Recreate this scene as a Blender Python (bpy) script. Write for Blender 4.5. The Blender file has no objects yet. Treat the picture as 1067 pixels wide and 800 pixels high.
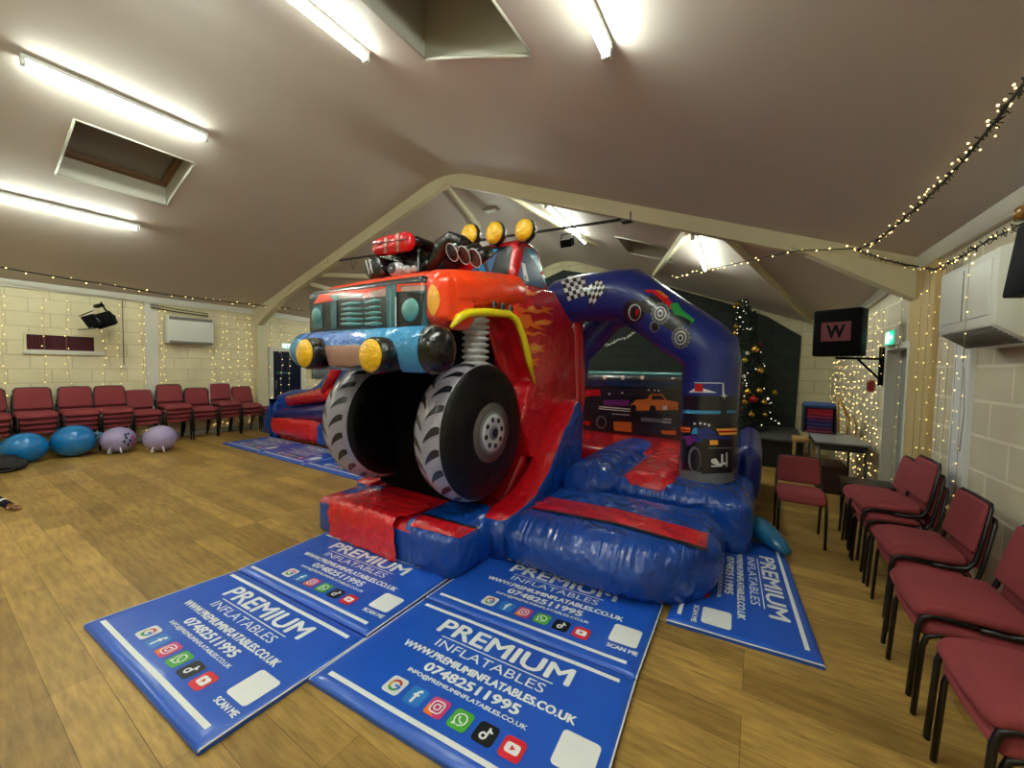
import bpy, bmesh, math, random
import numpy as np
from mathutils import Vector, Matrix
from mathutils.bvhtree import BVHTree
from mathutils.geometry import tessellate_polygon
random.seed(7)
PI = math.pi
SC = bpy.context.scene
COL = SC.collection
# ------------------------------------------------------------------ camera
F = 403.79
YAW, PIT, ROL = math.radians(32.236), math.radians(2.536), math.radians(0.992)
CAM = Vector((0, 0, 1.55))
cy, sy, cp, sp = math.cos(YAW), math.sin(YAW), math.cos(PIT), math.sin(PIT)
fw = Vector((-sy*cp, cy*cp, -sp)); r0 = Vector((cy, sy, 0)); u0 = r0.cross(fw)
rt = r0*math.cos(ROL) + u0*math.sin(ROL); up = -r0*math.sin(ROL) + u0*math.cos(ROL)
camd = bpy.data.cameras.new('camera'); camo = bpy.data.objects.new('camera', camd); COL.objects.link(camo)
camd.sensor_fit = 'HORIZONTAL'; camd.sensor_width = 36; camd.lens = F/1067*36
camd.clip_start = 0.02; camd.clip_end = 100
camo.matrix_world = Matrix(((rt.x, up.x, -fw.x, CAM.x), (rt.y, up.y, -fw.y, CAM.y), (rt.z, up.z, -fw.z, CAM.z), (0, 0, 0, 1)))
SC.camera = camo
def ray(x, y): return fw + rt*((x-533.5)/F) - up*((y-400)/F)
def onX(x, y, X): d = ray(x, y); return CAM + d*(X/d.x)
def onY(x, y, Y): d = ray(x, y); return CAM + d*(Y/d.y)
def onZ(x, y, Z=0.0): d = ray(x, y); return CAM + d*((Z-CAM.z)/d.z)
def onP(x, y, a, b, c=0.0, y0=0.0):     # the plane z = a + b*X + c*(Y-y0)
    d = ray(x, y); t = (CAM.z - a + c*y0)/(b*d.x + c*d.y - d.z); return CAM + d*t
# ------------------------------------------------------------------ materials
def lin(h):
    if isinstance(h, str):
        h = h.lstrip('#'); v = [int(h[i:i+2], 16)/255 for i in (0, 2, 4)]
    else: v = h
    return tuple([c/12.92 if c <= .04045 else ((c+.055)/1.055)**2.4 for c in v] + [1.0])
MATS = {}
def mat(name, color, rough=.5, metal=0.0, bump=None, emit=0.0, spec=.5, coat=0.0, vary=0.0, varscale=3.0, alpha=1.0, bdist=.01, sheen=0, streak=None):
    if name in MATS: return MATS[name]
    m = bpy.data.materials.new(name); m.use_nodes = True
    nt = m.node_tree; b = nt.nodes['Principled BSDF']
    c = lin(color)
    b.inputs['Base Color'].default_value = c; b.inputs['Roughness'].default_value = rough
    b.inputs['Metallic'].default_value = metal; b.inputs['Specular IOR Level'].default_value = spec
    if coat: b.inputs['Coat Weight'].default_value = coat; b.inputs['Coat Roughness'].default_value = .12
    if sheen: b.inputs['Sheen Weight'].default_value = sheen
    if emit:
        m.cycles.emission_sampling = 'NONE' if name.startswith('fairy') else 'AUTO'
        b.inputs['Emission Color'].default_value = c; b.inputs['Emission Strength'].default_value = emit
    if alpha < 1: b.inputs['Alpha'].default_value = alpha
    tc = nt.nodes.new('ShaderNodeTexCoord')
    if vary:
        n = nt.nodes.new('ShaderNodeTexNoise'); n.inputs['Scale'].default_value = varscale; n.inputs['Detail'].default_value = 4
        nt.links.new(tc.outputs['Object'], n.inputs['Vector'])
        mx = nt.nodes.new('ShaderNodeMix'); mx.data_type = 'RGBA'
        mx.inputs[6].default_value = tuple([x*(1-vary) for x in c[:3]]+[1]); mx.inputs[7].default_value = tuple([min(1, x*(1+vary)) for x in c[:3]]+[1])
        nt.links.new(n.outputs['Fac'], mx.inputs[0]); nt.links.new(mx.outputs[2], b.inputs['Base Color'])
    if bump:
        sc, st = bump
        n = nt.nodes.new('ShaderNodeTexNoise'); n.inputs['Scale'].default_value = sc; n.inputs['Detail'].default_value = 3
        nt.links.new(tc.outputs['Object'], n.inputs['Vector'])
        bp = nt.nodes.new('ShaderNodeBump'); bp.inputs['Strength'].default_value = st; bp.inputs['Distance'].default_value = bdist
        nt.links.new(n.outputs['Fac'], bp.inputs['Height']); nt.links.new(bp.outputs['Normal'], b.inputs['Normal'])
        if streak:      # gathered puckers running off the seams, in patches
            mp = nt.nodes.new('ShaderNodeMapping'); mp.inputs['Scale'].default_value = streak; nt.links.new(tc.outputs['Object'], mp.inputs[0])
            n2 = nt.nodes.new('ShaderNodeTexNoise'); n2.inputs['Scale'].default_value = 1; n2.inputs['Detail'].default_value = 2; nt.links.new(mp.outputs[0], n2.inputs['Vector'])
            n3 = nt.nodes.new('ShaderNodeTexNoise'); n3.inputs['Scale'].default_value = 5; nt.links.new(tc.outputs['Object'], n3.inputs['Vector'])
            cr = nt.nodes.new('ShaderNodeValToRGB'); cr.color_ramp.elements[0].position = .47; cr.color_ramp.elements[1].position = .62; nt.links.new(n3.outputs['Fac'], cr.inputs[0])
            mu = nt.nodes.new('ShaderNodeMath'); mu.operation = 'MULTIPLY'; nt.links.new(n2.outputs['Fac'], mu.inputs[0]); nt.links.new(cr.outputs[0], mu.inputs[1])
            b2 = nt.nodes.new('ShaderNodeBump'); b2.inputs['Strength'].default_value = .9; b2.inputs['Distance'].default_value = .03
            nt.links.new(mu.outputs[0], b2.inputs['Height']); nt.links.new(bp.outputs['Normal'], b2.inputs['Normal']); nt.links.new(b2.outputs['Normal'], b.inputs['Normal'])
    MATS[name] = m; return m
def vinyl(name, color, rough=.24, st=.55, sc=7, streak=None):
    return mat('vinyl_'+name, color, rough=rough, bump=(sc*1.3, min(1, st*1.25)), coat=.5, bdist=.022, streak=streak)
V = dict(
    blue=vinyl('blue', '#0c46a6', streak=(34, 4, 5)), navy=vinyl('navy', '#112a80', .35, .3), red=vinyl('red', '#d0121f', streak=(5, 26, 20)), dred=vinyl('deep_red', '#b80f1c'),
    orange=vinyl('orange', '#ff430c', .3, .4), yellow=vinyl('yellow', '#ffea10', .35, .3), lamp=vinyl('lamp_yellow', '#ffc61a', .35, .6, 16),
    black=vinyl('black', '#08090a', .25, .8, 10), tyre=mat('tyre_black', '#040405', .42, bump=(14, .5), bdist=.02, spec=.35), lining=mat('black_lining', '#030303', .8, spec=.1), grey=vinyl('tread_grey', '#a5a1b2', .35, .4), teal=vinyl('teal', '#2c6672', .3, .4),
    lteal=vinyl('pale_teal', '#5a9a9a', .3, .3), sky=vinyl('sky_blue', '#4298d0', .2, .8, 9), pink=vinyl('dusty_pink', '#c19a90', .3, .4),
    bump=vinyl('bumper_blue', '#2f6cc8', .16, 1, 12), chrome=vinyl('chrome_print', '#c0c3c8', .3, .5, 14), crinkle=vinyl('crinkled_red', '#e81c26', .2, 1.0, 16),
    flame=vinyl('flame', '#ff7a1c', .35, .3), flame2=vinyl('flame_light', '#ffb545', .35, .3), halo=vinyl('halo_grey', '#554f4b', .4, .3), glass=vinyl('window_blue', '#1d4c7e', .5, .4),
    white=vinyl('white', '#e6e8ea', .3, .3), dark=vinyl('dark_print', '#14161f', .3, .3), cyan=vinyl('bright_blue', '#1583c4', .25, .4),
    purple=vinyl('purple', '#7a2a80', .3, .3), green=vinyl('green', '#2f9a4a', .3, .3), orange2=vinyl('dull_orange', '#d8742a', .3, .3),
    tealblob=vinyl('teal_blue', '#1a6fa0', .35, .5), midgrey=vinyl('mid_grey', '#6c7178', .35, .3))
# ------------------------------------------------------------------ object helpers
def tag(o, label=None, cat=None, group=None, kind=None):
    if label: o['label'] = label
    if cat: o['category'] = cat
    if group: o['group'] = group
    if kind: o['kind'] = kind
    return o
def empty(name, loc=(0, 0, 0), rz=0, **k):
    o = bpy.data.objects.new(name, None); COL.objects.link(o); o.location = loc; o.rotation_euler = (0, 0, rz); o.empty_display_size = .1
    tag(o, **k); return o
class B:
    """collects shapes in world (or the parent's local) space and links them as one mesh object"""
    def __init__(s): s.bm = bmesh.new(); s.mats = []
    def mi(s, m):
        if m not in s.mats: s.mats.append(m)
        return s.mats.index(m)
    def faces(s, vs, fs, m, smooth=True):
        i = s.mi(m); v = [s.bm.verts.new(p) for p in vs]; out = []
        for f in fs:
            try: fc = s.bm.faces.new([v[k] for k in f])
            except ValueError: continue
            fc.material_index = i; fc.smooth = smooth; out.append(fc)
        return out
    def box(s, c, d, m, rot=None, bev=0.0, seg=2):
        b = bmesh.new(); bmesh.ops.create_cube(b, size=1)
        for v in b.verts: v.co = Vector((v.co.x*d[0], v.co.y*d[1], v.co.z*d[2]))
        if bev: bmesh.ops.bevel(b, geom=b.edges[:], offset=min(bev, min(d)*.49), segments=seg, profile=.5, affect='EDGES')
        M = Matrix.Translation(c) @ (rot.to_4x4() if rot else Matrix())
        s.merge(b, m, M, bool(bev)); return s
    def bx(s, x0, x1, y0, y1, z0, z1, m, bev=0.0, seg=2):
        return s.box(((x0+x1)/2, (y0+y1)/2, (z0+z1)/2), (abs(x1-x0), abs(y1-y0), abs(z1-z0)), m, None, bev, seg)
    def merge(s, b, m, M=None, smooth=True):
        i = s.mi(m); mp = {}
        for v in b.verts: mp[v] = s.bm.verts.new(M @ v.co if M else v.co)
        for f in b.faces:
            try: n = s.bm.faces.new([mp[v] for v in f.verts])
            except ValueError: continue
            n.material_index = i; n.smooth = smooth
        b.free(); return s
    def puff(s, x0, x1, y0, y1, z0, z1, r, m, bulge=.02, M=None, n=6, top=None, wr=0.0, pk=0.0):
        """an inflated block: rounded edges and gently domed faces"""
        c = Vector(((x0+x1)/2, (y0+y1)/2, (z0+z1)/2)); h = Vector(((x1-x0)/2, (y1-y0)/2, (z1-z0)/2))
        rr = min(r, h.x*.98, h.y*.98, h.z*.98)
        def axis(hh, n=n):
            if pk: n = max(n, int(hh*2/.013))
            k = [rr*(1-math.cos(a*PI/2/4)) for a in range(5)]
            k = [-hh+q for q in [rr*a/4 for a in range(5)]]
            nn = n if hh-rr > .05 else 2
            mid = [-(hh-rr) + 2*(hh-rr)*a/nn for a in range(1, nn)]
            return k+mid+[-q for q in reversed(k)]
        ax = [axis(h.x), axis(h.y), axis(h.z)]
        vid = {}; vs = []
        def P(i, j, k):
            key = (i, j, k)
            if key in vid: return vid[key]
            p = Vector((ax[0][i], ax[1][j], ax[2][k]))
            inn = Vector([max(-(h[a]-rr), min(h[a]-rr, p[a])) for a in range(3)])
            d = p-inn
            if d.length > 1e-9: d.normalize()
            q = inn + d*rr
            u = [p[a]/h[a] for a in range(3)]
            for a in range(3):
                o1, o2 = (a+1) % 3, (a+2) % 3
                if abs(abs(u[a])-1) < 1e-6:
                    q[a] += math.copysign(bulge*max(0, math.cos(u[o1]*PI/2))**.6*max(0, math.cos(u[o2]*PI/2))**.6, u[a])
            if wr:
                w = wr*math.sin(q.x*37+q.y*23)*math.sin(q.z*31+q.x*11)
                q = q + d*w
            if pk:      # gathered seams: fine puckers crossing the rounded edges
                for a in range(2):
                    o1, o2 = (a+1) % 3, (a+2) % 3; ww = 2*abs(d[o1]*d[o2])
                    if ww > .01:
                        g = p[a]+c[a]; q = q - d*(pk*ww*(abs(math.sin(g*62+2.2*math.sin(g*17)))**1.5*(.55+.45*math.sin(g*9+1)))*max(0, 1-abs(d[a])*3))
            vid[key] = len(vs); vs.append((M @ (q+c)) if M else (q+c)); return vid[key]
        fs = []; N = [len(a)-1 for a in ax]
        for a in range(3):
            o1, o2 = (a+1) % 3, (a+2) % 3
            for side in (0, N[a]):
                for i in range(N[o1]):
                    for j in range(N[o2]):
                        def K(x, y):
                            t = [0, 0, 0]; t[a] = side; t[o1] = x; t[o2] = y; return P(*t)
                        q = [K(i, j), K(i+1, j), K(i+1, j+1), K(i, j+1)]
                        fs.append(q if side else q[::-1])
        fc = s.faces(vs, fs, m)
        if top:     # top = (material, z threshold) paints the upper faces
            i = s.mi(top[0])
            for f in fc:
                if f.calc_center_median().z > top[1] and f.normal.z > -2:
                    f.normal_update()
                    if f.normal.z > .45: f.material_index = i
        return s
    def prism(s, pts, a0, a1, m, axis='x', bev=.04, seg=3, side=None):
        """polygon in the plane across `axis`, extruded from a0 to a1, soft edges"""
        b = bmesh.new()
        def mk(p, a):
            if axis == 'x': return Vector((a, p[0], p[1]))
            if axis == 'y': return Vector((p[0], a, p[1]))
            return Vector((p[0], p[1], a))
        v0 = [b.verts.new(mk(p, a0)) for p in pts]; v1 = [b.verts.new(mk(p, a1)) for p in pts]
        n = len(pts); b.faces.new(v0); b.faces.new(v1[::-1])
        for i in range(n): b.faces.new([v0[i], v1[i], v1[(i+1) % n], v0[(i+1) % n]][::-1])
        bmesh.ops.recalc_face_normals(b, faces=b.faces[:])
        if bev: bmesh.ops.bevel(b, geom=b.edges[:], offset=bev, segments=seg, profile=.5, affect='EDGES', clamp_overlap=True)
        bmesh.ops.triangulate(b, faces=[f for f in b.faces if len(f.verts) > 4])
        s.merge(b, m, None, bool(bev)); return s
    def tube(s, pts, r, m, seg=10, caps=True, closed=False, flat=1.0):
        pts = [Vector(p) for p in pts]; n = len(pts); rs = r if isinstance(r, (list, tuple)) else [r]*n
        T = []
        for i in range(n):
            a = pts[i-1] if (i or closed) else pts[0]; c = pts[(i+1) % n] if (i < n-1 or closed) else pts[-1]
            t = (c-a); T.append(t.normalized() if t.length > 1e-9 else Vector((0, 0, 1)))
        ref = Vector((0, 0, 1)) if abs(T[0].z) < .9 else Vector((1, 0, 0))
        U = T[0].cross(ref).normalized(); vs = []; 
        for i in range(n):
            U = (U - T[i]*U.dot(T[i])); U = U.normalized() if U.length > 1e-6 else T[i].orthogonal().normalized()
            W = T[i].cross(U)
            for k in range(seg):
                a = 2*PI*k/seg; vs.append(pts[i] + (U*math.cos(a)+W*math.sin(a)*flat)*rs[i])
        fs = []
        for i in range(n if closed else n-1):
            j = (i+1) % n
            for k in range(seg):
                l = (k+1) % seg; fs.append((i*seg+k, i*seg+l, j*seg+l, j*seg+k))
        if caps and not closed:
            fs.append(tuple(range(seg))[::-1]); fs.append(tuple((n-1)*seg+k for k in range(seg)))
        s.faces(vs, fs, m); return s
    def lathe(s, prof, o, ax, m, seg=32, mats=None, flat_caps=True):
        """prof = [(distance along ax, radius)]"""
        ax = Vector(ax).normalized(); U = ax.orthogonal().normalized(); W = ax.cross(U); o = Vector(o)
        vs = []; 
        for (d, r) in prof:
            for k in range(seg):
                a = 2*PI*k/seg; vs.append(o + ax*d + (U*math.cos(a)+W*math.sin(a))*max(r, 1e-4))
        for i in range(len(prof)-1):
            pass
        base = [s.bm.verts.new(v) for v in vs]
        for i in range(len(prof)-1):
            mm = s.mi(mats[i] if mats else m)
            for k in range(seg):
                l = (k+1) % seg
                f = s.bm.faces.new((base[i*seg+k], base[i*seg+l], base[(i+1)*seg+l], base[(i+1)*seg+k])); f.material_index = mm; f.smooth = True
        for q, (a, b_) in enumerate(((0, 1), (len(prof)-1, -1))):
            if prof[a][1] > 2e-4:
                f = s.bm.faces.new([base[a*seg+k] for k in range(seg)]); f.material_index = s.mi(mats[0 if q == 0 else -1] if mats else m)
        return s
    def ball(s, c, r, m, seg=16, rings=10, scale=(1, 1, 1), M=None):
        b = bmesh.new(); bmesh.ops.create_uvsphere(b, u_segments=seg, v_segments=rings, radius=r)
        for v in b.verts: v.co = Vector((v.co.x*scale[0], v.co.y*scale[1], v.co.z*scale[2]))
        T = Matrix.Translation(c)
        s.merge(b, m, T @ M if M else T); return s
    def flatpoly(s, pts3, m):
        tri = tessellate_polygon([[Vector(p) for p in pts3]]); s.faces(pts3, [tuple(t) for t in tri], m, False); return s
    def build(s, name, parent=None, recalc=True, **k):
        if recalc: bmesh.ops.recalc_face_normals(s.bm, faces=s.bm.faces[:])
        me = bpy.data.meshes.new(name); s.bm.to_mesh(me); s.bm.free()
        for m in s.mats: me.materials.append(m)
        o = bpy.data.objects.new(name, me); COL.objects.link(o)
        if parent:
            o.parent = parent
        tag(o, **k); return o
    def build_w(s, name, parent, **k):
        """geometry given in world space under a parent that has been moved"""
        bmesh.ops.recalc_face_normals(s.bm, faces=s.bm.faces[:])
        p = parent; chain = Matrix()
        while p is not None: chain = p.matrix_basis @ chain; p = p.parent
        s.bm.transform(chain.inverted())
        return s.build(name, parent, recalc=False, **k)
    # ---- print laid on a curved host: photograph outline cast on to the real surface
    def decal(s, polys, off=.004, maxe=5.0, host=None):
        s.bm.normal_update()
        bvh = host or BVHTree.FromBMesh(s.bm); boxes = []
        for poly, m in polys:
            bx_ = (min(p[0] for p in poly), max(p[0] for p in poly), min(p[1] for p in poly), max(p[1] for p in poly))
            lay = 1+max([q[4] for q in boxes if q[0] < bx_[1]-.3 and bx_[0] < q[1]-.3 and q[2] < bx_[3]-.3 and bx_[2] < q[3]-.3] or [0]); boxes.append(bx_+(lay,))
            b = bmesh.new()
            tri = tessellate_polygon([[Vector((p[0], p[1], 0)) for p in poly]])
            vv = [b.verts.new((p[0], p[1], 0)) for p in poly]
            for t in tri:
                try: b.faces.new([vv[i] for i in t])
                except ValueError: pass
            for _ in range(7):
                lg = [e for e in b.edges if e.calc_length() > maxe]
                if not lg: break
                bmesh.ops.subdivide_edges(b, edges=lg, cuts=1); bmesh.ops.triangulate(b, faces=b.faces[:])
            mp = {}; bad = set(); i = s.mi(m)
            for v in b.verts:
                d = ray(v.co.x, v.co.y).normalized(); h = bvh.ray_cast(CAM, d)
                if h[0] is None: bad.add(v); continue
                nn = h[1] if h[1].dot(d) < 0 else -h[1]
                mp[v] = (h[0] + nn*(off+lay*.0016), h[3])
            nv = {}
            for f in b.faces:
                if any(v in bad for v in f.verts): continue
                ds = [mp[v][1] for v in f.verts]
                if max(ds)-min(ds) > .25: continue
                vs_ = []
                for v in f.verts:
                    if v not in nv: nv[v] = s.bm.verts.new(mp[v][0])
                    vs_.append(nv[v])
                try: nf = s.bm.faces.new(vs_)
                except ValueError: continue
                nf.material_index = i; nf.smooth = True
            b.free()
        return s
def ell(cx, cy_, rx, ry, n=20, rot=0.0, a0=0, a1=360):
    out = []
    full = (a1-a0) >= 360
    for k in range(n if full else n+1):
        a = math.radians(a0+(a1-a0)*k/n); x, y = rx*math.cos(a), ry*math.sin(a)
        out.append((cx+x*math.cos(rot)-y*math.sin(rot), cy_+x*math.sin(rot)+y*math.cos(rot)))
    return out
def stroke(pts, w):
    """open polyline -> outline polygon of width w (or widths)"""
    L, R = [], []; n = len(pts); ws = w if isinstance(w, (list, tuple)) else [w]*n
    for i in range(n):
        a = pts[max(i-1, 0)]; c = pts[min(i+1, n-1)]; dx, dy = c[0]-a[0], c[1]-a[1]; l = math.hypot(dx, dy) or 1
        nx, ny = -dy/l*ws[i]/2, dx/l*ws[i]/2
        L.append((pts[i][0]+nx, pts[i][1]+ny)); R.append((pts[i][0]-nx, pts[i][1]-ny))
    return L+R[::-1]
def copy_tree(o, parent=None):
    c = o.copy(); COL.objects.link(c); c.parent = parent
    for ch in [x for x in o.children]: copy_tree(ch, c)
    return c
TXT = {}
def text_mesh(body, bold=0.0):
    """outline of a line of lettering as triangles, normalised to width 1 (x) and cap height 1 (y)"""
    key = (body, bold)
    if key in TXT: return TXT[key]
    cu = bpy.data.curves.new('t', 'FONT'); cu.body = body; cu.size = 1; cu.resolution_u = 3; cu.offset = bold; cu.fill_mode = 'FRONT'
    o = bpy.data.objects.new('t', cu); COL.objects.link(o)
    dg = bpy.context.evaluated_depsgraph_get(); dg.update()
    me = o.evaluated_get(dg).to_mesh()
    v = [(p.co.x, p.co.y) for p in me.vertices]; f = [tuple(p.vertices) for p in me.polygons]
    o.evaluated_get(dg).to_mesh_clear(); bpy.data.objects.remove(o); bpy.data.curves.remove(cu)
    x0, x1 = min(p[0] for p in v), max(p[0] for p in v); y0 = min(p[1] for p in v if True); y1 = max(p[1] for p in v)
    v = [((p[0]-x0)/(x1-x0), (p[1]-y0)/(y1-y0)) for p in v]
    TXT[key] = (v, f); return TXT[key]
def lerp(a, b, t): return a+(b-a)*t
TUBE_E, BULB_E, EXPO = 66.0, 3.5, 0.55
# ================================================================== SETTING
def block_mat(name, c1, c2, mortar, axis, bw=.46, bh=.23, rough=.75, ms=.012, msm=.3, bstr=.5):
    m = bpy.data.materials.new(name); m.use_nodes = True; nt = m.node_tree; b = nt.nodes['Principled BSDF']; b.inputs['Roughness'].default_value = rough
    b.inputs['Specular IOR Level'].default_value = .3
    tc = nt.nodes.new('ShaderNodeTexCoord'); sp_ = nt.nodes.new('ShaderNodeSeparateXYZ'); cb = nt.nodes.new('ShaderNodeCombineXYZ')
    nt.links.new(tc.outputs['Object'], sp_.inputs[0])
    a, c = {'x': (1, 2), 'y': (0, 2), 'z': (0, 1)}[axis]
    nt.links.new(sp_.outputs[a], cb.inputs[0]); nt.links.new(sp_.outputs[c], cb.inputs[1])
    br = nt.nodes.new('ShaderNodeTexBrick'); nt.links.new(cb.outputs[0], br.inputs['Vector'])
    br.inputs['Color1'].default_value = lin(c1); br.inputs['Color2'].default_value = lin(c2); br.inputs['Mortar'].default_value = lin(mortar)
    br.inputs['Scale'].default_value = 1; br.inputs['Mortar Size'].default_value = ms; br.inputs['Mortar Smooth'].default_value = msm
    br.inputs['Brick Width'].default_value = bw; br.inputs['Row Height'].default_value = bh; br.inputs['Bias'].default_value = 0
    n = nt.nodes.new('ShaderNodeTexNoise'); n.inputs['Scale'].default_value = 2.2; n.inputs['Detail'].default_value = 5
    nt.links.new(tc.outputs['Object'], n.inputs['Vector'])
    mx = nt.nodes.new('ShaderNodeMix'); mx.data_type = 'RGBA'; mx.blend_type = 'MULTIPLY'; mx.inputs[0].default_value = .35
    cr = nt.nodes.new('ShaderNodeValToRGB'); cr.color_ramp.elements[0].color = (.6, .58, .5, 1); cr.color_ramp.elements[0].position = .3; cr.color_ramp.elements[1].position = .65
    nt.links.new(n.outputs['Fac'], cr.inputs[0]); nt.links.new(br.outputs['Color'], mx.inputs[6]); nt.links.new(cr.outputs[0], mx.inputs[7]); nt.links.new(mx.outputs[2], b.inputs['Base Color'])
    bp = nt.nodes.new('ShaderNodeBump'); bp.inputs['Strength'].default_value = bstr; bp.inputs['Distance'].default_value = .006; bp.invert = True
    nt.links.new(br.outputs['Fac'], bp.inputs['Height']); nt.links.new(bp.outputs['Normal'], b.inputs['Normal'])
    return m
wall_l = block_mat('painted_block_left', '#e4dbb8', '#dfd6b2', '#cbc2a0', 'x', ms=.008, bstr=.35)
wall_r = block_mat('painted_block_right', '#d3cab2', '#ccc3ab', '#e6dfca', 'x')
wall_b = block_mat('painted_block_back', '#d8d1b0', '#d3ccaa', '#c0b996', 'y')
dark_b = block_mat('dark_painted_block', '#2c332f', '#29302c', '#232925', 'y')
# floor: long oak boards running across the hall
def floor_mat():
    m = bpy.data.materials.new('oak_boards'); m.use_nodes = True; nt = m.node_tree; b = nt.nodes['Principled BSDF']; L = nt.links.new; N = nt.nodes.new
    tc = N('ShaderNodeTexCoord'); br = N('ShaderNodeTexBrick'); L(tc.outputs['Object'], br.inputs['Vector'])
    br.inputs['Scale'].default_value = 1; br.inputs['Brick Width'].default_value = 1.35; br.inputs['Row Height'].default_value = .165
    br.inputs['Mortar Size'].default_value = .0016; br.inputs['Mortar Smooth'].default_value = .4; br.offset = .37; br.offset_frequency = 3
    br.inputs['Color1'].default_value = lin('#c4a15c'); br.inputs['Color2'].default_value = lin('#9c7d43'); br.inputs['Mortar'].default_value = lin('#70582e')
    mp = N('ShaderNodeMapping'); mp.inputs['Scale'].default_value = (5.0, 34, 1); L(tc.outputs['Object'], mp.inputs[0])
    g = N('ShaderNodeTexNoise'); g.inputs['Scale'].default_value = 1.0; g.inputs['Detail'].default_value = 6; g.inputs['Roughness'].default_value = .65; L(mp.outputs[0], g.inputs['Vector'])
    n2 = N('ShaderNodeTexNoise'); n2.inputs['Scale'].default_value = 1.6; n2.inputs['Detail'].default_value = 5; L(tc.outputs['Object'], n2.inputs['Vector'])
    cr = N('ShaderNodeValToRGB'); cr.color_ramp.elements[0].position = .3; cr.color_ramp.elements[0].color = (.5, .46, .4, 1); cr.color_ramp.elements[1].position = .7; cr.color_ramp.elements[1].color = (1.25, 1.2, 1.1, 1)
    L(g.outputs['Fac'], cr.inputs[0])
    cr2 = N('ShaderNodeValToRGB'); cr2.color_ramp.elements[0].position = .35; cr2.color_ramp.elements[0].color = (.72, .7, .68, 1); cr2.color_ramp.elements[1].position = .62; cr2.color_ramp.elements[1].color = (1.08, 1.08, 1.05, 1)
    L(n2.outputs['Fac'], cr2.inputs[0])
    m1 = N('ShaderNodeMix'); m1.data_type = 'RGBA'; m1.blend_type = 'MULTIPLY'; m1.inputs[0].default_value = .8; L(br.outputs['Color'], m1.inputs[6]); L(cr.outputs[0], m1.inputs[7])
    m2 = N('ShaderNodeMix'); m2.data_type = 'RGBA'; m2.blend_type = 'MULTIPLY'; m2.inputs[0].default_value = .8; L(m1.outputs[2], m2.inputs[6]); L(cr2.outputs[0], m2.inputs[7])
    # dark knots and scuffs
    vo = N('ShaderNodeTexVoronoi'); vo.inputs['Scale'].default_value = 2.3; mpv = N('ShaderNodeMapping'); mpv.inputs['Scale'].default_value = (.55, 1.2, 1); L(tc.outputs['Object'], mpv.inputs[0]); L(mpv.outputs[0], vo.inputs['Vector'])
    cr3 = N('ShaderNodeValToRGB'); cr3.color_ramp.elements[0].position = .02; cr3.color_ramp.elements[0].color = (.45, .38, .3, 1); cr3.color_ramp.elements[1].position = .09; cr3.color_ramp.elements[1].color = (1, 1, 1, 1)
    L(vo.outputs['Distance'], cr3.inputs[0])
    m3 = N('ShaderNodeMix'); m3.data_type = 'RGBA'; m3.blend_type = 'MULTIPLY'; m3.inputs[0].default_value = .7; L(m2.outputs[2], m3.inputs[6]); L(cr3.outputs[0], m3.inputs[7])
    L(m3.outputs[2], b.inputs['Base Color'])
    b.inputs['Roughness'].default_value = .42; b.inputs['Specular IOR Level'].default_value = .35
    bp = N('ShaderNodeBump'); bp.inputs['Strength'].default_value = .35; bp.inputs['Distance'].default_value = .003; L(br.outputs['Fac'], bp.inputs['Height']); bp.invert = True
    bp2 = N('ShaderNodeBump'); bp2.inputs['Strength'].default_value = .15; bp2.inputs['Distance'].default_value = .002; L(g.outputs['Fac'], bp2.inputs['Height']); L(bp.outputs['Normal'], bp2.inputs['Normal']); L(bp2.outputs['Normal'], b.inputs['Normal'])
    return m
ceil_m = mat('ceiling_paint', '#c0b6ac', .6, vary=.05, varscale=.8, bump=(1.4, .3), bdist=.02, spec=.35)
trimw = mat('trim_white', '#d5d3c6', .5)
cream = mat('cream_beam', '#cfc7a6', .55, vary=.05)
recess = mat('recess_paint', '#b9b5a6', .6)
XL_, XR_, YB, YN = -10.0, 1.25, 9.2, -3.0
YF = 4.85; RX = -4.287; CF = -.07
def xr(Y): return 1.36-.0156*(Y+3)
def zl(X, Y=0): return 2.78+.33*(X+10)+CF*max(0, Y-YF)
def zr(X, Y=0): return 3.064-.371*X+CF*max(0, Y-YF)
b = B(); b.flatpoly([(XL_-.2, YN-.2, 0), (XR_+.4, YN-.2, 0), (XR_+.4, YB+.2, 0), (XL_-.2, YB+.2, 0)], floor_mat()); b.build('floor', kind='structure', recalc=False)
def zc(X, Y=0):         # the two slopes meet in a softly rounded ridge
    h_ = .5
    if X <= RX-h_: return zl(X, Y)
    if X >= RX+h_: return zr(X, Y)
    t_ = (X-RX+h_)/(2*h_); return (1-t_)**2*zl(RX-h_, Y)+2*t_*(1-t_)*zl(RX, Y)+t_*t_*zr(RX+h_, Y)
def slope(name, xs, ys, zf, holes, m, far=False):
    b = B(); V_ = {}
    mi_ = b.mi(m)
    def gv(x, y):
        if (x, y) not in V_: V_[(x, y)] = b.bm.verts.new((x, y, zf(x, y)))
        return V_[(x, y)]
    for i in range(len(xs)-1):
        for j in range(len(ys)-1):
            xm, ym = (xs[i]+xs[i+1])/2, (ys[j]+ys[j+1])/2
            if any(h[0] < xm < h[1] and h[2] < ym < h[3] for h in holes): continue
            f = b.bm.faces.new([gv(*q) for q in ((xs[i], ys[j]), (xs[i+1], ys[j]), (xs[i+1], ys[j+1]), (xs[i], ys[j+1]))]); f.smooth = True; f.material_index = mi_
    return b.build(name, kind='structure', recalc=False)
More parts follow.
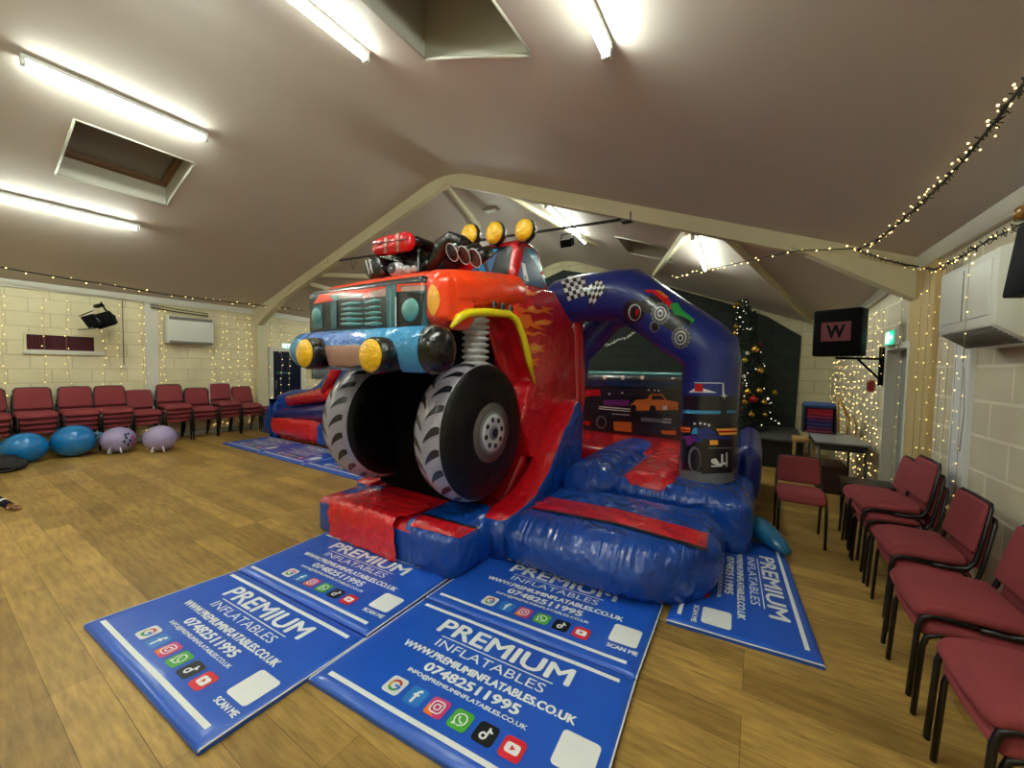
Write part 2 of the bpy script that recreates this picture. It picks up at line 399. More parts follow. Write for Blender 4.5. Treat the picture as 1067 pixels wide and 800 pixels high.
def slope_old(name, xs, ys, zf, holes, m, far=False):
    b = B()
    for i in range(len(xs)-1):
        for j in range(len(ys)-1):
            xm, ym = (xs[i]+xs[i+1])/2, (ys[j]+ys[j+1])/2
            if any(h[0] < xm < h[1] and h[2] < ym < h[3] for h in holes): continue
            q = [(xs[i], ys[j]), (xs[i+1], ys[j]), (xs[i+1], ys[j+1]), (xs[i], ys[j+1])]
            b.faces([(x, y, zf(x, y)) for x, y in q], [(0, 1, 2, 3)], m, False)
    return b.build(name, kind='structure', recalc=False)
SKY = [(-7.11, -6.13, 1.06, 2.08), (-2.24, -1.29, 1.25, 2.22)]
p3 = onP(634, 243, 3.064, -.371, CF, YF); p3b = onP(672, 271, 3.064, -.371, CF, YF)
SKY3 = (-2.05, -1.25, 6.35, 7.15)
xs_ = [XL_-.05, -8.5, -7.11, -6.13, -5.4]+[RX-.5+.0625*k for k in range(17)]+[-3.2, -2.7, -2.24, -2.05, -1.29, -1.25, -.6, .4, XR_+.15]
ys_ = [YN-.1, 0, 1.06, 1.25, 2.08, 2.22, 3.5, YF, 6.35, 7.15, YB+.1]
slope('ceiling', xs_, ys_, zc, SKY+[SKY3], ceil_m)
brown = mat('window_brown_wood', '#6a4a2c', .5); pane = mat('roof_window_pane', '#77736a', .25, spec=.5)
for n, ((x0, x1, y0, y1), zf, h) in enumerate(((SKY[0], zl, .26), (SKY[1], zr, .55), (SKY3, zr, .3)), 1):
    b = B(); q = [(x0, y0), (x1, y0), (x1, y1), (x0, y1)]
    for i in range(4):
        a, c = q[i], q[(i+1) % 4]
        b.faces([(a[0], a[1], zf(*a)), (c[0], c[1], zf(*c)), (c[0], c[1], zf(*c)+h), (a[0], a[1], zf(*a)+h)], [(0, 1, 2, 3)], recess, False)
    for i in range(4):      # thin painted lip round the opening
        a, c = q[i], q[(i+1) % 4]
        b.tube([(a[0], a[1], zf(*a)), (c[0], c[1], zf(*c))], .012, recess, 4)
    w = b.build('window_%d' % n, kind='structure', recalc=False)
    f = B(); ww = .07; zt = h-.02
    for i in range(4):
        a, c = q[i], q[(i+1) % 4]
        A_ = Vector((a[0], a[1], zf(*a)+zt)); C_ = Vector((c[0], c[1], zf(*c)+zt)); mid = Vector(((x0+x1)/2, (y0+y1)/2, zf((x0+x1)/2, (y0+y1)/2)+zt))
        f.faces([A_, C_, C_.lerp(mid, .14), A_.lerp(mid, .14)], [(0, 1, 2, 3)], brown, False)
        f.faces([A_.lerp(mid, .14), C_.lerp(mid, .14), C_.lerp(mid, .14)+Vector((0, 0, .05)), A_.lerp(mid, .14)+Vector((0, 0, .05))], [(0, 1, 2, 3)], brown, False)
    f.build('window_frame', w, recalc=False)
    g = B(); g.faces([(x, y, zf(x, y)+h+.03) for x, y in q], [(0, 1, 2, 3)], pane, False); g.build('pane', w, recalc=False)
# walls
b = B(); b.bx(XL_-.2, XL_, YN, YB, 0, 2.85, wall_l); b.build('wall_left', kind='structure')
DY0, DY1, DZ = 5.12, 5.80, 1.80
b = B()
def rwall(y0, y1, z0, z1): b.faces([(xr(y0), y0, z0), (xr(y1), y1, z0), (xr(y1), y1, z1), (xr(y0), y0, z1)], [(0, 1, 2, 3)], wall_r, False); b.faces([(xr(y0)+.2, y0, z0), (xr(y1)+.2, y1, z0), (xr(y1)+.2, y1, z1), (xr(y0)+.2, y0, z1)], [(0, 1, 2, 3)], wall_r, False)
rwall(YN, DY0, 0, 2.75); rwall(DY1, YB, 0, 2.75); rwall(DY0, DY1, DZ, 2.75)
b.build('wall_right', kind='structure', recalc=False)
b = B(); gp = [(XL_-.2, 0), (XR_+.3, 0), (XR_+.3, 2.3), (RX, zr(RX, YB)+.05), (XL_-.2, 2.6)]
b.prism([(p[0], p[1]) for p in gp], YB, YB+.2, wall_b, 'y', 0); b.build('wall_back', kind='structure')
b = B(); gp = [(XL_-.2, 0), (XR_+.3, 0), (XR_+.3, 2.7), (RX, 4.7), (XL_-.2, 2.8)]
b.prism(gp, YN-.2, YN, wall_b, 'y', 0); b.build('wall_front', kind='structure')
# dark stage backdrop with the cream gable band left above it
dz = .2
pts = [(-8.6, .0), (.655, .0)]
pr_ = onY(835, 350, YB-.03); pts += [(pr_.x, pr_.z)]
for px_, py_ in ((800, 330), (765, 318), (690, 297)):
    q = onY(px_, py_, YB-.03); pts.append((q.x, q.z))
pts += [(RX, zr(RX, YB)-.3), (-8.6, zl(-8.6, YB)-.25)]
b = B(); b.prism(pts, YB-.03, YB+.01, dark_b, 'y', 0); b.build('trim_1', kind='structure')
# cornices
def cornice(name, P0, P1, h, t, m):
    b = B(); d = (Vector(P1)-Vector(P0)); d.z = 0; nrm = Vector((d.y, -d.x, 0)).normalized()*t
    P0, P1 = Vector(P0), Vector(P1); dn = Vector((0, 0, -h))
    v = [P0, P1, P1+dn, P0+dn, P0+nrm, P1+nrm, P1+nrm+dn, P0+nrm+dn]
    b.faces(v, [(0, 1, 2, 3), (4, 5, 6, 7), (0, 1, 5, 4), (2, 3, 7, 6), (0, 3, 7, 4), (1, 2, 6, 5)], m, False); return b.build(name, kind='structure')
cornice('trim_2', (XL_, YN, 2.80), (XL_, YF-.2, 2.80), .13, .03, trimw)
cornice('trim_3', (XL_, YF-.2, 2.80), (XL_, YB, 2.55), .13, .03, trimw)
cornice('trim_4', (xr(YF+.2), YF+.2, 2.62), (xr(YN), YN, 2.62), .13, .04, trimw)
cornice('trim_5', (xr(YB), YB, 2.33), (xr(YF+.3), YF+.3, 2.60), .1, .04, trimw)
# portal frame
def onF(x, y): d = ray(x, y); return CAM + d*(4.996/(d.y-.0446*d.x))
def fy(X): return 4.55+(X+10)*.0446
def beam(b, A, C_, w, h, m, updir=Vector((0, 0, 1))):
    A, C_ = Vector(A), Vector(C_); d = (C_-A).normalized(); s_ = d.cross(updir).normalized()*w/2; u_ = Vector((0, 0, -h))
    v = [A-s_, A+s_, A+s_+u_, A-s_+u_, C_-s_, C_+s_, C_+s_+u_, C_-s_+u_]
    b.faces(v, [(0, 1, 2, 3), (7, 6, 5, 4), (0, 4, 5, 1), (1, 5, 6, 2), (2, 6, 7, 3), (3, 7, 4, 0)], m, False)
n_t = 6
def frame_part(fn, m=cream):
    global n_t
    b = B(); fn(b); o = b.build('trim_%d' % n_t, kind='structure'); n_t += 1; return o
zA = zr(RX)+.03
frame_part(lambda b: beam(b, (XL_+.05, fy(XL_), zl(XL_+.05)+.05), (RX, fy(RX), zA), .10, .24, cream))
def right_rafter(b):
    A = Vector((RX, fy(RX), zA)); k = onF(955, 263); C_ = Vector((k.x+.1, k.y, k.z+.02-.04)); beam(b, A, C_, .10, .24, cream)
frame_part(right_rafter)
def haunch_r(b):
    P = [onF(824, 258), onF(953, 283), onF(953, 312)]
    n_ = Vector((0, .06, 0)); v = [p-n_ for p in P]+[p+n_ for p in P]
    b.faces(v, [(0, 1, 2), (5, 4, 3), (0, 3, 4, 1), (1, 4, 5, 2), (2, 5, 3, 0)], cream, False)
    fl = [onF(824, 258), onF(953, 312)]; s_ = Vector((0, .08, 0)); dn = Vector((0, 0, -.015))
    b.faces([fl[0]-s_, fl[0]+s_, fl[1]+s_, fl[1]-s_, fl[0]-s_+dn, fl[0]+s_+dn, fl[1]+s_+dn, fl[1]-s_+dn], [(0, 1, 2, 3), (7, 6, 5, 4), (0, 4, 5, 1), (1, 5, 6, 2), (2, 6, 7, 3), (3, 7, 4, 0)], cream, False)
frame_part(haunch_r)
def haunch_l(b):
    P = [onF(312, 295), onF(268, 322), onF(269, 341)]
    n_ = Vector((0, .07, 0)); v = [p-n_ for p in P]+[p+n_ for p in P]
    b.faces(v, [(0, 1, 2), (5, 4, 3), (0, 3, 4, 1), (1, 4, 5, 2), (2, 5, 3, 0)], cream, False)
frame_part(haunch_l)
kx = onF(955, 263)
frame_part(lambda b: b.bx(kx.x, xr(5)+.02, 4.55, kx.y+.10, 0, 2.60, mat('post_tan', '#c4ab78', .55, vary=.06)))
frame_part(lambda b: b.bx(XL_-.01, XL_+.12, fy(XL_)-.04, fy(XL_)+.18, 0, 2.75, cream))
s1, s2 = onX(150, 340, XL_), onX(164, 340, XL_)
frame_part(lambda b: b.bx(XL_, XL_+.04, s1.y, s2.y, 0, 2.67, trimw))
s1, s2 = onX(1018, 366, xr(4)), onX(1001, 366, xr(4))
frame_part(lambda b: b.bx(xr(4)-.03, xr(4)+.05, s1.y, s2.y, 0, 1.95, mat('white_board', '#dcdee2', .5)))
# braces under the far roof slopes
def brace(pa, pb, side):
    f_ = (3.064, -.371) if side == 'r' else (6.08, .33)
    A = onP(pa[0], pa[1], f_[0]-.05, f_[1], CF, YF); C_ = onP(pb[0], pb[1], f_[0]-.05, f_[1], CF, YF)
    frame_part(lambda b: beam(b, A+Vector((0, 0, .06)), C_+Vector((0, 0, .06)), .05, .09, cream))
brace((718, 238), (681, 288), 'r'); brace((750, 240), (846, 336), 'r'); brace((509, 193), (622, 256), 'r')
brace((464, 192), (500, 238), 'l'); brace((333, 287), (392, 289), 'l'); brace((322, 296), (350, 304), 'l')
# left door
dn, dz_ = 1, 0
y0, y1 = onX(284, 400, XL_).y, onX(313, 400, XL_).y
b = B(); b.bx(XL_-.02, XL_+.02, y0, y1, 0, 1.83, mat('door_dark_blue', '#0a1330', .3)); d1 = b.build('door_1', kind='structure')
b = B()
for a in ((y0-.1, y0, 0, 1.93), (y1, y1+.12, 0, 1.93), (y0, y1, 1.83, 1.93)): b.bx(XL_, XL_+.05, *a, trimw)
b.build('door_frame', d1)
tv, tf = text_mesh('Clubhouse', .01); b = B(); b.faces([(XL_+.023, lerp(y0+.08, y0+.46, x), 1.28+.05*y) for x, y in tv], tf, mat('green_print', '#3f8f86', .4), False); b.build('lettering', d1, recalc=False)
b = B(); b.tube([(XL_+.05, y0+.06, .9), (XL_+.05, y0+.06, 1.12)], .012, mat('handle_metal', '#9a9a98', .3, 1), 8); b.build('door_handle', d1)
# right door standing in its frame
b = B(); b.faces([(xr(DY0)+.1, DY0, 0), (xr(DY1)+.1, DY1, 0), (xr(DY1)+.1, DY1, DZ), (xr(DY0)+.1, DY0, DZ)], [(0, 1, 2, 3)], mat('door_grey', '#8f918e', .5), False); d2 = b.build('door_2', kind='structure')
b = B()
for a in ((DY0-.06, DY0, 0, DZ+.06), (DY1, DY1+.06, 0, DZ+.06), (DY0, DY1, DZ, DZ+.06)): b.bx(xr(5.5)-.03, xr(5.5)+.12, *a, trimw)
b.build('door_frame', d2)
# left strip window with maroon curtain
frm = mat('window_frame_cream', '#d6cda6', .55)
w0, w1 = onX(27, 348, XL_), onX(98, 366, XL_)
b = B(); b.bx(XL_-.01, XL_+.03, w0.y-.03, w0.y, w1.z-.04, w0.z+.03, frm); b.bx(XL_-.01, XL_+.03, w1.y, w1.y+.10, w1.z-.04, w0.z+.03, frm)
b.bx(XL_-.01, XL_+.03, w0.y, w1.y, w0.z, w0.z+.03, frm); b.bx(XL_-.01, XL_+.05, w0.y-.04, w1.y+.12, w1.z-.07, w1.z, trimw)
wn = b.build('window_4', kind='structure')
b = B(); cm = mat('curtain_maroon', '#4a1420', .8); ncol = 44
vs = []; fs = []
for i in range(ncol+1):
    y = lerp(w0.y, w1.y, i/ncol); x = XL_+.008+.006*math.cos(i*PI)
    vs += [(x, y, w1.z), (x, y, w0.z)]
    if i: fs.append((2*i-2, 2*i, 2*i+1, 2*i-1))
b.faces(vs, fs, cm, False); b.build('curtain', wn, recalc=False)
# stage
SZ = .47
b = B(); b.bx(-8.6, .66, 7.5, YB-.03, 0, SZ-.03, mat('stage_front_black', '#0d0e0f', .6)); b.bx(-8.6, .68, 7.46, YB-.03, SZ-.03, SZ, mat('stage_top_grey', '#4c504d', .6)); b.build('stage', label='low stage with black front and dark grey top at the far end of the hall', cat='stage')
# skirting
b = B(); b.bx(XL_, XL_+.02, YN, YB, 0, .1, mat('skirting_grey', '#a9a999', .6)); b.build('baseboard_left', kind='structure')

# ------------------------------------------------------------------ lights
tube_m = mat('lit_tube', '#f4fff2', .5, emit=TUBE_E); hous = mat('batten_white', '#e4e6e0', .4)
def tube_light(A, C_, label, ends=True):
    t = empty('ceiling_light', A, label=label, cat='ceiling light', group='fluorescent battens')
    A, C_ = Vector(A), Vector(C_); d = (C_-A).normalized()
    b = B(); beam(b, A+Vector((0, 0, -.0)), C_, .06, .035, hous); b.build_w('housing', t)
    b = B(); b.tube([A+Vector((0, 0, -.062))+d*.03, C_+Vector((0, 0, -.062))-d*.03], .021, tube_m, 10); b.build_w('tube', t)
    for q in (A+d*.015, C_-d*.015): b = B(); b.bx(q.x-.025, q.x+.025, q.y-.015, q.y+.015, q.z-.09, q.z-.03, hous, .004); b.build_w('end_cap', t)
def PL(x, y): return onP(x, y, 6.08-.04, .33)
def PR(x, y, c=0.0): return onP(x, y, 3.064-.04, -.371, c, YF)
a, c = PL(21.3, 56.7), PL(215, 144.2); X = (a.x+c.x)/2
tube_light((X, a.y, zl(X)-.01), (X, c.y, zl(X)-.01), 'lit fluorescent tube on the left roof slope just above the small roof window')
a, c = PL(0, 202.4), PL(144.2, 236.8); X = (a.x+c.x)/2
tube_light((X, c.y-1.42, zl(X)-.01), (X, c.y, zl(X)-.01), 'lit fluorescent tube lowest on the left roof slope at the left edge')
a, c = PR(308.7, 0), PR(384.6, 58.2); X = (a.x+c.x)/2
tube_light((X, c.y-1.42, zr(X)-.01), (X, c.y, zr(X)-.01), 'lit fluorescent tube at the top of the photo left of the large roof window')
c = PR(633, 52); X = c.x
tube_light((X, c.y-1.42, zr(X)-.01), (X, c.y, zr(X)-.01), 'lit fluorescent tube at the top of the photo right of the large roof window')
a, c = PR(545, 200, CF), PR(622, 254, CF); X = (a.x+c.x)/2
tube_light((X, c.y-1.6, zr(X, c.y-1.6)-.01), (X, c.y, zr(X, c.y)-.01), 'lit fluorescent tube beyond the roof beam behind the yellow roof lamps')
a, c = PR(728, 238, CF), PR(738, 283, CF); X = -.75
tube_light((X, 5.45, zr(X, 5.45)-.01), (X, 6.85, zr(X, 6.85)-.01), 'lit fluorescent tube beyond the roof beam above the blue arch')
for (X, Y0) in ((-7.78, 6.2), (-5.63, 6.6)):
    tube_light((X, Y0, zl(X, Y0)-.01), (X, Y0+1.4, zl(X, Y0+1.4)-.01), 'lit fluorescent tube on the far left roof slope, %s the ridge' % ('away from' if X < -6 else 'close to'))
for (X, Y0, f_) in ((-7.78, -2.2, zl), (-4.9, -2.0, zl), (-2.6, -2.2, zr), (-.3, -2.2, zr)):  # extra tubes added behind the camera to light the hall, out of view
    tube_light((X, Y0, f_(X)-.01), (X, Y0+1.4, f_(X)-.01), 'unseen lit fluorescent tube added for light at the near end of the hall')
# ================================================================== MATS
mblue = mat('mat_blue', '#1f5acb', .32, bump=(5, .5), coat=.2, vary=.06, varscale=4, bdist=.015)
mwhite = mat('mat_white_print', '#f7f9fb', .4)
def mcol(n, c): return mat('print_'+n, c, .4)
def rrect(cx, cy_, w, h, r, n=4):
    out = []
    for (sx, sy_, a0) in ((1, 1, 0), (-1, 1, 90), (-1, -1, 180), (1, -1, 270)):
        for k in range(n+1):
            a = math.radians(a0+90*k/n); out.append((cx+sx*(w/2-r)+r*math.cos(a), cy_+sy_*(h/2-r)+r*math.sin(a)))
    return out
def arc(cx, cy_, r, a0, a1, n=10): return [(cx+r*math.cos(math.radians(lerp(a0, a1, k/n))), cy_+r*math.sin(math.radians(lerp(a0, a1, k/n)))) for k in range(n+1)]
def icon_shapes(i, cx, cy_, s):
    """(polygon, material) list of one round-cornered app badge"""
    h = s/2; o = []
    base = [('white', '#e9ebee'), ('fblue', '#2f7fd0'), ('pink', '#d43a78'), ('green', '#4fae35'), ('black', '#0c0d10'), ('red', '#dd2430')][i]
    o.append((rrect(cx, cy_, s, s, s*.2), mcol(*base)))
    W = mwhite
    if i == 0:
        r = h*.55
        for a0, a1, c in ((20, 150, ('g_red', '#d23a2c')), (150, 215, ('g_yellow', '#e3b023')), (215, 315, ('g_green', '#2e9a4c')), (315, 362, ('g_blue', '#2f6fd6'))):
            o.append((stroke(arc(cx, cy_, r, a0, a1), h*.26), mcol(*c)))
        o.append(([(cx, cy_-h*.12), (cx+h*.66, cy_-h*.12), (cx+h*.66, cy_+h*.12), (cx, cy_+h*.12)], mcol('g_blue', '#2f6fd6')))
    elif i == 1:
        o.append((stroke([(cx+h*.36, cy_+h*.62), (cx+h*.1, cy_+h*.6), (cx-h*.02, cy_+h*.4), (cx-h*.02, cy_-h*.75)], h*.28), W))
        o.append(([(cx-h*.35, cy_+h*.02), (cx+h*.32, cy_+h*.02), (cx+h*.32, cy_+h*.24), (cx-h*.35, cy_+h*.24)], W))
    elif i == 2:
        o.append(([(cx-h*.95, cy_-h*.9), (cx+h*.2, cy_-h*.95), (cx-h*.9, cy_+h*.1)], mcol('ig_orange', '#f0802c')))
        q = rrect(cx, cy_, h*1.2, h*1.2, h*.34); o.append((stroke(q+[q[0]], h*.14), W))
        o.append((stroke(arc(cx, cy_, h*.3, 0, 360, 16), h*.14), W)); o.append((ell(cx+h*.34, cy_+h*.34, h*.08, h*.08, 8), W))
    elif i == 3:
        o.append((stroke(arc(cx, cy_+h*.03, h*.58, -100, 230, 18), h*.13), W)); o.append(([(cx-h*.62, cy_-h*.68), (cx-h*.5, cy_-h*.2), (cx-h*.15, cy_-h*.55)], W))
        o.append((stroke([(cx-h*.22, cy_+h*.28), (cx-h*.16, cy_), (cx+h*.05, cy_-h*.2), (cx+h*.3, cy_-h*.22)], [h*.2, h*.13, h*.13, h*.2]), W))
    elif i == 4:
        o.append((stroke(arc(cx-h*.1, cy_-h*.25, h*.27, 0, 360, 14), h*.2), W)); o.append((stroke([(cx+h*.17, cy_-h*.25), (cx+h*.17, cy_+h*.65)], h*.2), W))
        o.append((stroke([(cx+h*.13, cy_+h*.62), (cx+h*.3, cy_+h*.35), (cx+h*.55, cy_+h*.25)], h*.2), W))
    else:
        o.append((rrect(cx, cy_, h*1.3, h*.95, h*.25), W)); o.append(([(cx-h*.16, cy_-h*.25), (cx-h*.16, cy_+h*.25), (cx+h*.28, cy_)], mcol('red', '#dd2430')))
    return o
PU, PV = 1.4, .79
def panel(name, parent, corners, t=.04, texts=True, flip=False):
    fl, fr, br_, bl = [Vector((c[0], c[1], 0)) for c in corners]
    def mp(u, v, z):
        a = fl.lerp(fr, u/PU); c = bl.lerp(br_, u/PU); p = a.lerp(c, v/PV); p.z = z; return p
    b = B(); nx, ny = 22, 14
    def top(u, v):
        e = min(u, PU-u, v, PV-v); return t*(.55+.45*min(1, max(0, e)/.035)**.5)+.0015*math.sin(u*9+v*5)*math.sin(v*11)
    us = [0, .008, .02, .04]+[lerp(.04, PU-.04, k/nx) for k in range(1, nx)]+[PU-.04, PU-.02, PU-.008, PU]
    vs_ = [0, .008, .02, .04]+[lerp(.04, PV-.04, k/ny) for k in range(1, ny)]+[PV-.04, PV-.02, PV-.008, PV]
    P = [mp(u, v, top(u, v)) for v in vs_ for u in us]; w = len(us)
    b.faces(P, [(j*w+i, j*w+i+1, (j+1)*w+i+1, (j+1)*w+i) for j in range(len(vs_)-1) for i in range(w-1)], mblue)
    ring = [(u, 0) for u in us]+[(PU, v) for v in vs_[1:]]+[(u, PV) for u in reversed(us[:-1])]+[(0, v) for v in reversed(vs_[1:-1])]
    R1 = [mp(u, v, top(u, v)) for u, v in ring]; R0 = [mp(u, v, .002) for u, v in ring]; n = len(ring)
    b.faces(R1+R0, [(i, (i+1) % n, n+(i+1) % n, n+i) for i in range(n)], mblue)
    lay = [0]
    def shape(poly, m, lz=0):
        z = .0016+lz*.0012
        tri = tessellate_polygon([[Vector((p[0], p[1], 0)) for p in poly]])
        b.faces([mp(u, v, max(top(u, v), t*.9 if 0 < v < PV else 0)+z) for u, v in poly], [tuple(x) for x in tri], m, False)
    for v0 in (.05, .712):      # the two white stripes, cut into short lengths so they lie on the cushion
        for k in range(20):
            u0, u1 = PU*k/20, PU*(k+1)/20; b.faces([mp(u, v, top(u, v)+.0012) for u, v in ((u0, v0), (u1, v0), (u1, v0+.024), (u0, v0+.024))], [(0, 1, 2, 3)], mwhite, False)
    b.tube([mp(0, v, top(0.004, v)*.9) for v in vs_], .004, mwhite, 5); b.tube([mp(PU, v, top(0.004, v)*.9) for v in vs_], .004, mwhite, 5)
    if texts:
        def line(body, u0, u1, v0, v1, bold):
            tv, tf = text_mesh(body, 0.0)
            for n_, (dx, dy) in enumerate([(0, 0)] if not bold else [(-1, 0), (1, 0), (0, .7), (0, -.7), (-.5, 0), (.5, 0)]):
                P = []
                for x, y in tv:
                    u, v = lerp(u0, u1, x)+dx*bold, lerp(v0, v1, y)+dy*bold; P.append(mp(u, v, top(u, v)+.0018+.0001*n_))
                b.faces(P, tf, mwhite, False)
        line('PREMIUM', .30, 1.12, .565, .675, .0055); line('INFLATABLES', .37, 1.03, .465, .522, .0)
        shape([(.36, .540), (1.05, .540), (1.05, .547), (.36, .547)], mwhite)
        line('WWW.PREMIUMINFLATABLES.CO.UK', .22, 1.22, .385, .428, .0032); line('07482511995', .44, .98, .305, .358, .0042)
        line('INFO@PREMIUMINFLATABLES.CO.UK', .38, 1.05, .255, .284, .0014)
        for i in range(6):
            for q_, (poly, m) in enumerate(icon_shapes(i, .40+.128*i, .165, .098)): shape(poly, m, 0 if q_ == 0 else (2 if (i == 5 and q_ == 2) or (i == 2 and q_ > 1) else 1))
        shape(rrect(1.272, .27, .165, .165, .02), mwhite)
        line('SCAN ME', 1.2, 1.37, .135, .165, .002)
    return b.build(name, parent, recalc=False)
def mat_thing(cors, label, name='floor_mat'):
    c0 = cors[0][0]; t = empty(name, (c0[0], c0[1], 0), label=label, cat='mat', group='blue crash mats round the inflatable')
    for c in cors:
        rel = [(p[0]-c0[0], p[1]-c0[1]) for p in c]; panel('panel', t, rel)
    return t
mat_thing([[(-3.22, .53), (-1.795, .585), (-1.79, 1.355), (-3.165, 1.285)], [(-3.165, 1.295), (-1.80, 1.365), (-1.82, 2.12), (-3.24, 2.04)]],
          'blue padded mat in front of the truck with its left corner on bare floor')
mat_thing([[(-1.775, 1.02), (-.40, 1.12), (-.445, 1.89), (-1.78, 1.805)], [(-1.78, 1.815), (-.445, 1.90), (-.46, 2.68), (-1.775, 2.57)]],
          'blue padded mat at the bottom edge in front of the blue step')
mat_thing([[(-.42, 4.05), (-.41, 2.46), (.36, 2.53), (.245, 4.05)]],
          'blue padded mat on the right beside the step, its lettering running sideways')
mat_thing([[(-8.43+1.34*k, 3.22), (-8.43+1.34*(k+1)-.02, 3.22), (-8.43+1.34*(k+1)-.02, 4.06), (-8.43+1.34*k, 4.06)] for k in range(3)],
          'long blue padded mat far left in front of the small red and blue inflatable')

# ================================================================== THE INFLATABLE
bc = empty('bouncy_castle', (-1.7, 3.2, 0), label='big inflatable bouncy castle with an orange monster truck front, red slide and blue arch', cat='bouncy castle')
def part(b, name, parent=bc, **k): return b.build_w(name, parent, **k)
# --- slide landing in front
b = B(); b.puff(-3.38, -1.80, 2.03, 3.3, .0, .33, .06, V['blue'], .015, top=(V['red'], .25), pk=.012); 
b.decal([([(355, 505), (402, 507), (388, 518), (352, 514)], V['blue'])], off=.004)
part(b, 'slide_landing')
b = B(); b.puff(-2.28, -1.74, 2.04, 2.72, .0, .36, .08, V['blue'], .03, n=8, wr=.004, pk=.012)
b.decal([([(427, 548), (437, 536), (497, 551), (479, 561)], V['red']), ([(437, 536), (440, 535), (499, 550), (497, 552)], V['dark'])], off=.003)
part(b, 'corner_block')
b = B()     # loose crinkled red apron hanging over the landing
nu, nv = 46, 26; vs = []
for j in range(nv+1):
    for i in range(nu+1):
        u, v = i/nu, j/nv; x = lerp(-3.13, -2.30, u)+.02*math.sin(v*9); L_ = v*.75
        if L_ < .38: y, z = 2.4-L_, .352
        else: y, z = 2.018-.02*min(1, (L_-.38)*6), .352-(L_-.38)*.93
        if L_ >= .38: x += (u-.5)*.05*(L_-.38)
        am = .012 if L_ > .3 else .005
        w = am*(math.sin(u*31+v*7+3*math.sin(v*8))+.7*math.sin(u*13-v*25+2*math.sin(u*9))+.4*math.sin(u*60+v*40))
        if L_ < .38: z += abs(w)
        else: y -= abs(w)+.006
        vs.append((x, y, max(z, .048)))
w = nu+1
b.faces(vs, [(j*w+i, j*w+i+1, (j+1)*w+i+1, (j+1)*w+i) for j in range(nv) for i in range(nu)], V['crinkle'])
part(b, 'apron', label='crinkled loose red flap')
# --- slide bed and side walls
b = B(); b.prism([(2.85, .3), (3.0, .42), (3.55, .95), (3.9, 1.15), (4.0, .2), (2.9, .2)], -3.15, -1.9, V['dred'], 'x', .04); part(b, 'slide_bed')
def slide_wall(x0, x1, name='side_wall'):
    b = B()
    prof = [(2.46, .0), (2.44, .36), (2.70, .385), (2.95, .45), (3.18, .60), (3.40, .80), (3.62, 1.02), (3.78, 1.17), (3.9, 1.22), (4.0, 1.18), (4.05, 1.05), (4.06, .0)]
    bb = bmesh.new(); m = 10; vs = []; 
    for k in range(m+1):
        a = PI*k/m; x = (x0+x1)/2-(x1-x0)/2*math.cos(a)
        ins = .07*(1-math.sin(a)**.7)
        for i, (y, z) in enumerate(prof):
            cyy, czz = 3.4, .4; dx_, dz_ = y-cyy, z-czz; l = math.hypot(dx_, dz_)
            vs.append((x, y-dx_/l*ins, max(0, z-dz_/l*ins)))
    n = len(prof); fs = [(k*n+i, k*n+(i+1) % n, (k+1)*n+(i+1) % n, (k+1)*n+i) for k in range(m) for i in range(n)]
    fs += [tuple(range(n)), tuple(m*n+i for i in range(n))[::-1]]
    fc = b.faces(vs, fs, V['blue']); bmesh.ops.recalc_face_normals(b.bm, faces=b.bm.faces[:])
    ri = b.mi(V['red'])
    for f in b.bm.faces:
        c = f.calc_center_median()
        if abs(f.normal.x) < .92 and f.normal.z > .1 and c.z > .25: f.material_index = ri
        if x0 < -2.5 and c.x > (x0+x1)/2+.01 and abs(f.normal.x) > .3: f.material_index = ri
    for i in range(26):     # stitched puckers along the red top
        t = i/25; k = t*7.0; j = int(min(6.99, k)); y = lerp(prof[2+j][0], prof[3+j][0], k-j); z = lerp(prof[2+j][1], prof[3+j][1], k-j)
    part(b, name)
slide_wall(-1.84, -1.60); slide_wall(-3.42, -3.2)
# --- black lining between the wheels
b = B(); b.puff(-3.18, -2.0, 2.55, 2.9, .36, 1.86, .05, V['lining'], .02); b.puff(-3.15, -1.98, 1.98, 2.7, 1.55, 1.88, .05, V['lining'], .0); part(b, 'underbody', label='black underbody lining')
# --- truck body
b = B()
SH = Matrix(((1, 0, 0, 0), (0, 1, 0, 0), (0, .16, 1, -.16*1.97), (0, 0, 0, 1)))
b.puff(-3.33, -1.79, 1.99, 3.12, 1.90, 2.21, .12, V['orange'], .035, M=SH, n=8, wr=.003, pk=.008)
part(b, 'hood', label='orange bonnet')
def yz(pl, X): return [(lambda p: (p.y, p.z))(onX(x, y, X)) for x, y in pl]
side = yz([(540, 297), (578, 303), (594, 330), (604, 360), (606, 412), (575, 462), (556, 478), (545, 440), (552, 402), (558, 396), (546, 345), (534, 326)], -1.8)
b = B(); b.prism(side, -3.28, -1.80, V['red'], 'x', .035, 3)
b.prism(yz([(530, 322), (534, 326), (545, 345), (538, 420), (520, 380), (505, 330)], -1.97), -3.1, -1.97, V['dred'], 'x', .02)
fl_ = [[(410, 60), (470, 58), (520, 90), (590, 75), (525, 112), (462, 108), (440, 92)],
 [(420, 180), (480, 198), (520, 168), (545, 200), (600, 198), (652, 238), (590, 216), (545, 226), (500, 216), (430, 215)],
 [(430, 230), (500, 232), (520, 285), (560, 268), (600, 262), (652, 280), (610, 302), (575, 300), (545, 300), (602, 335), (530, 318), (500, 300), (478, 330), (455, 300)],
 [(470, 330), (520, 350), (560, 340), (610, 372), (560, 356), (520, 372), (480, 360)],
 [(480, 430), (530, 412), (560, 430), (606, 428), (572, 450), (602, 466), (550, 472), (520, 488), (492, 460)],
 [(500, 520), (572, 513), (532, 536), (572, 567), (510, 552)], [(570, 180), (640, 190), (655, 200), (600, 210)]]
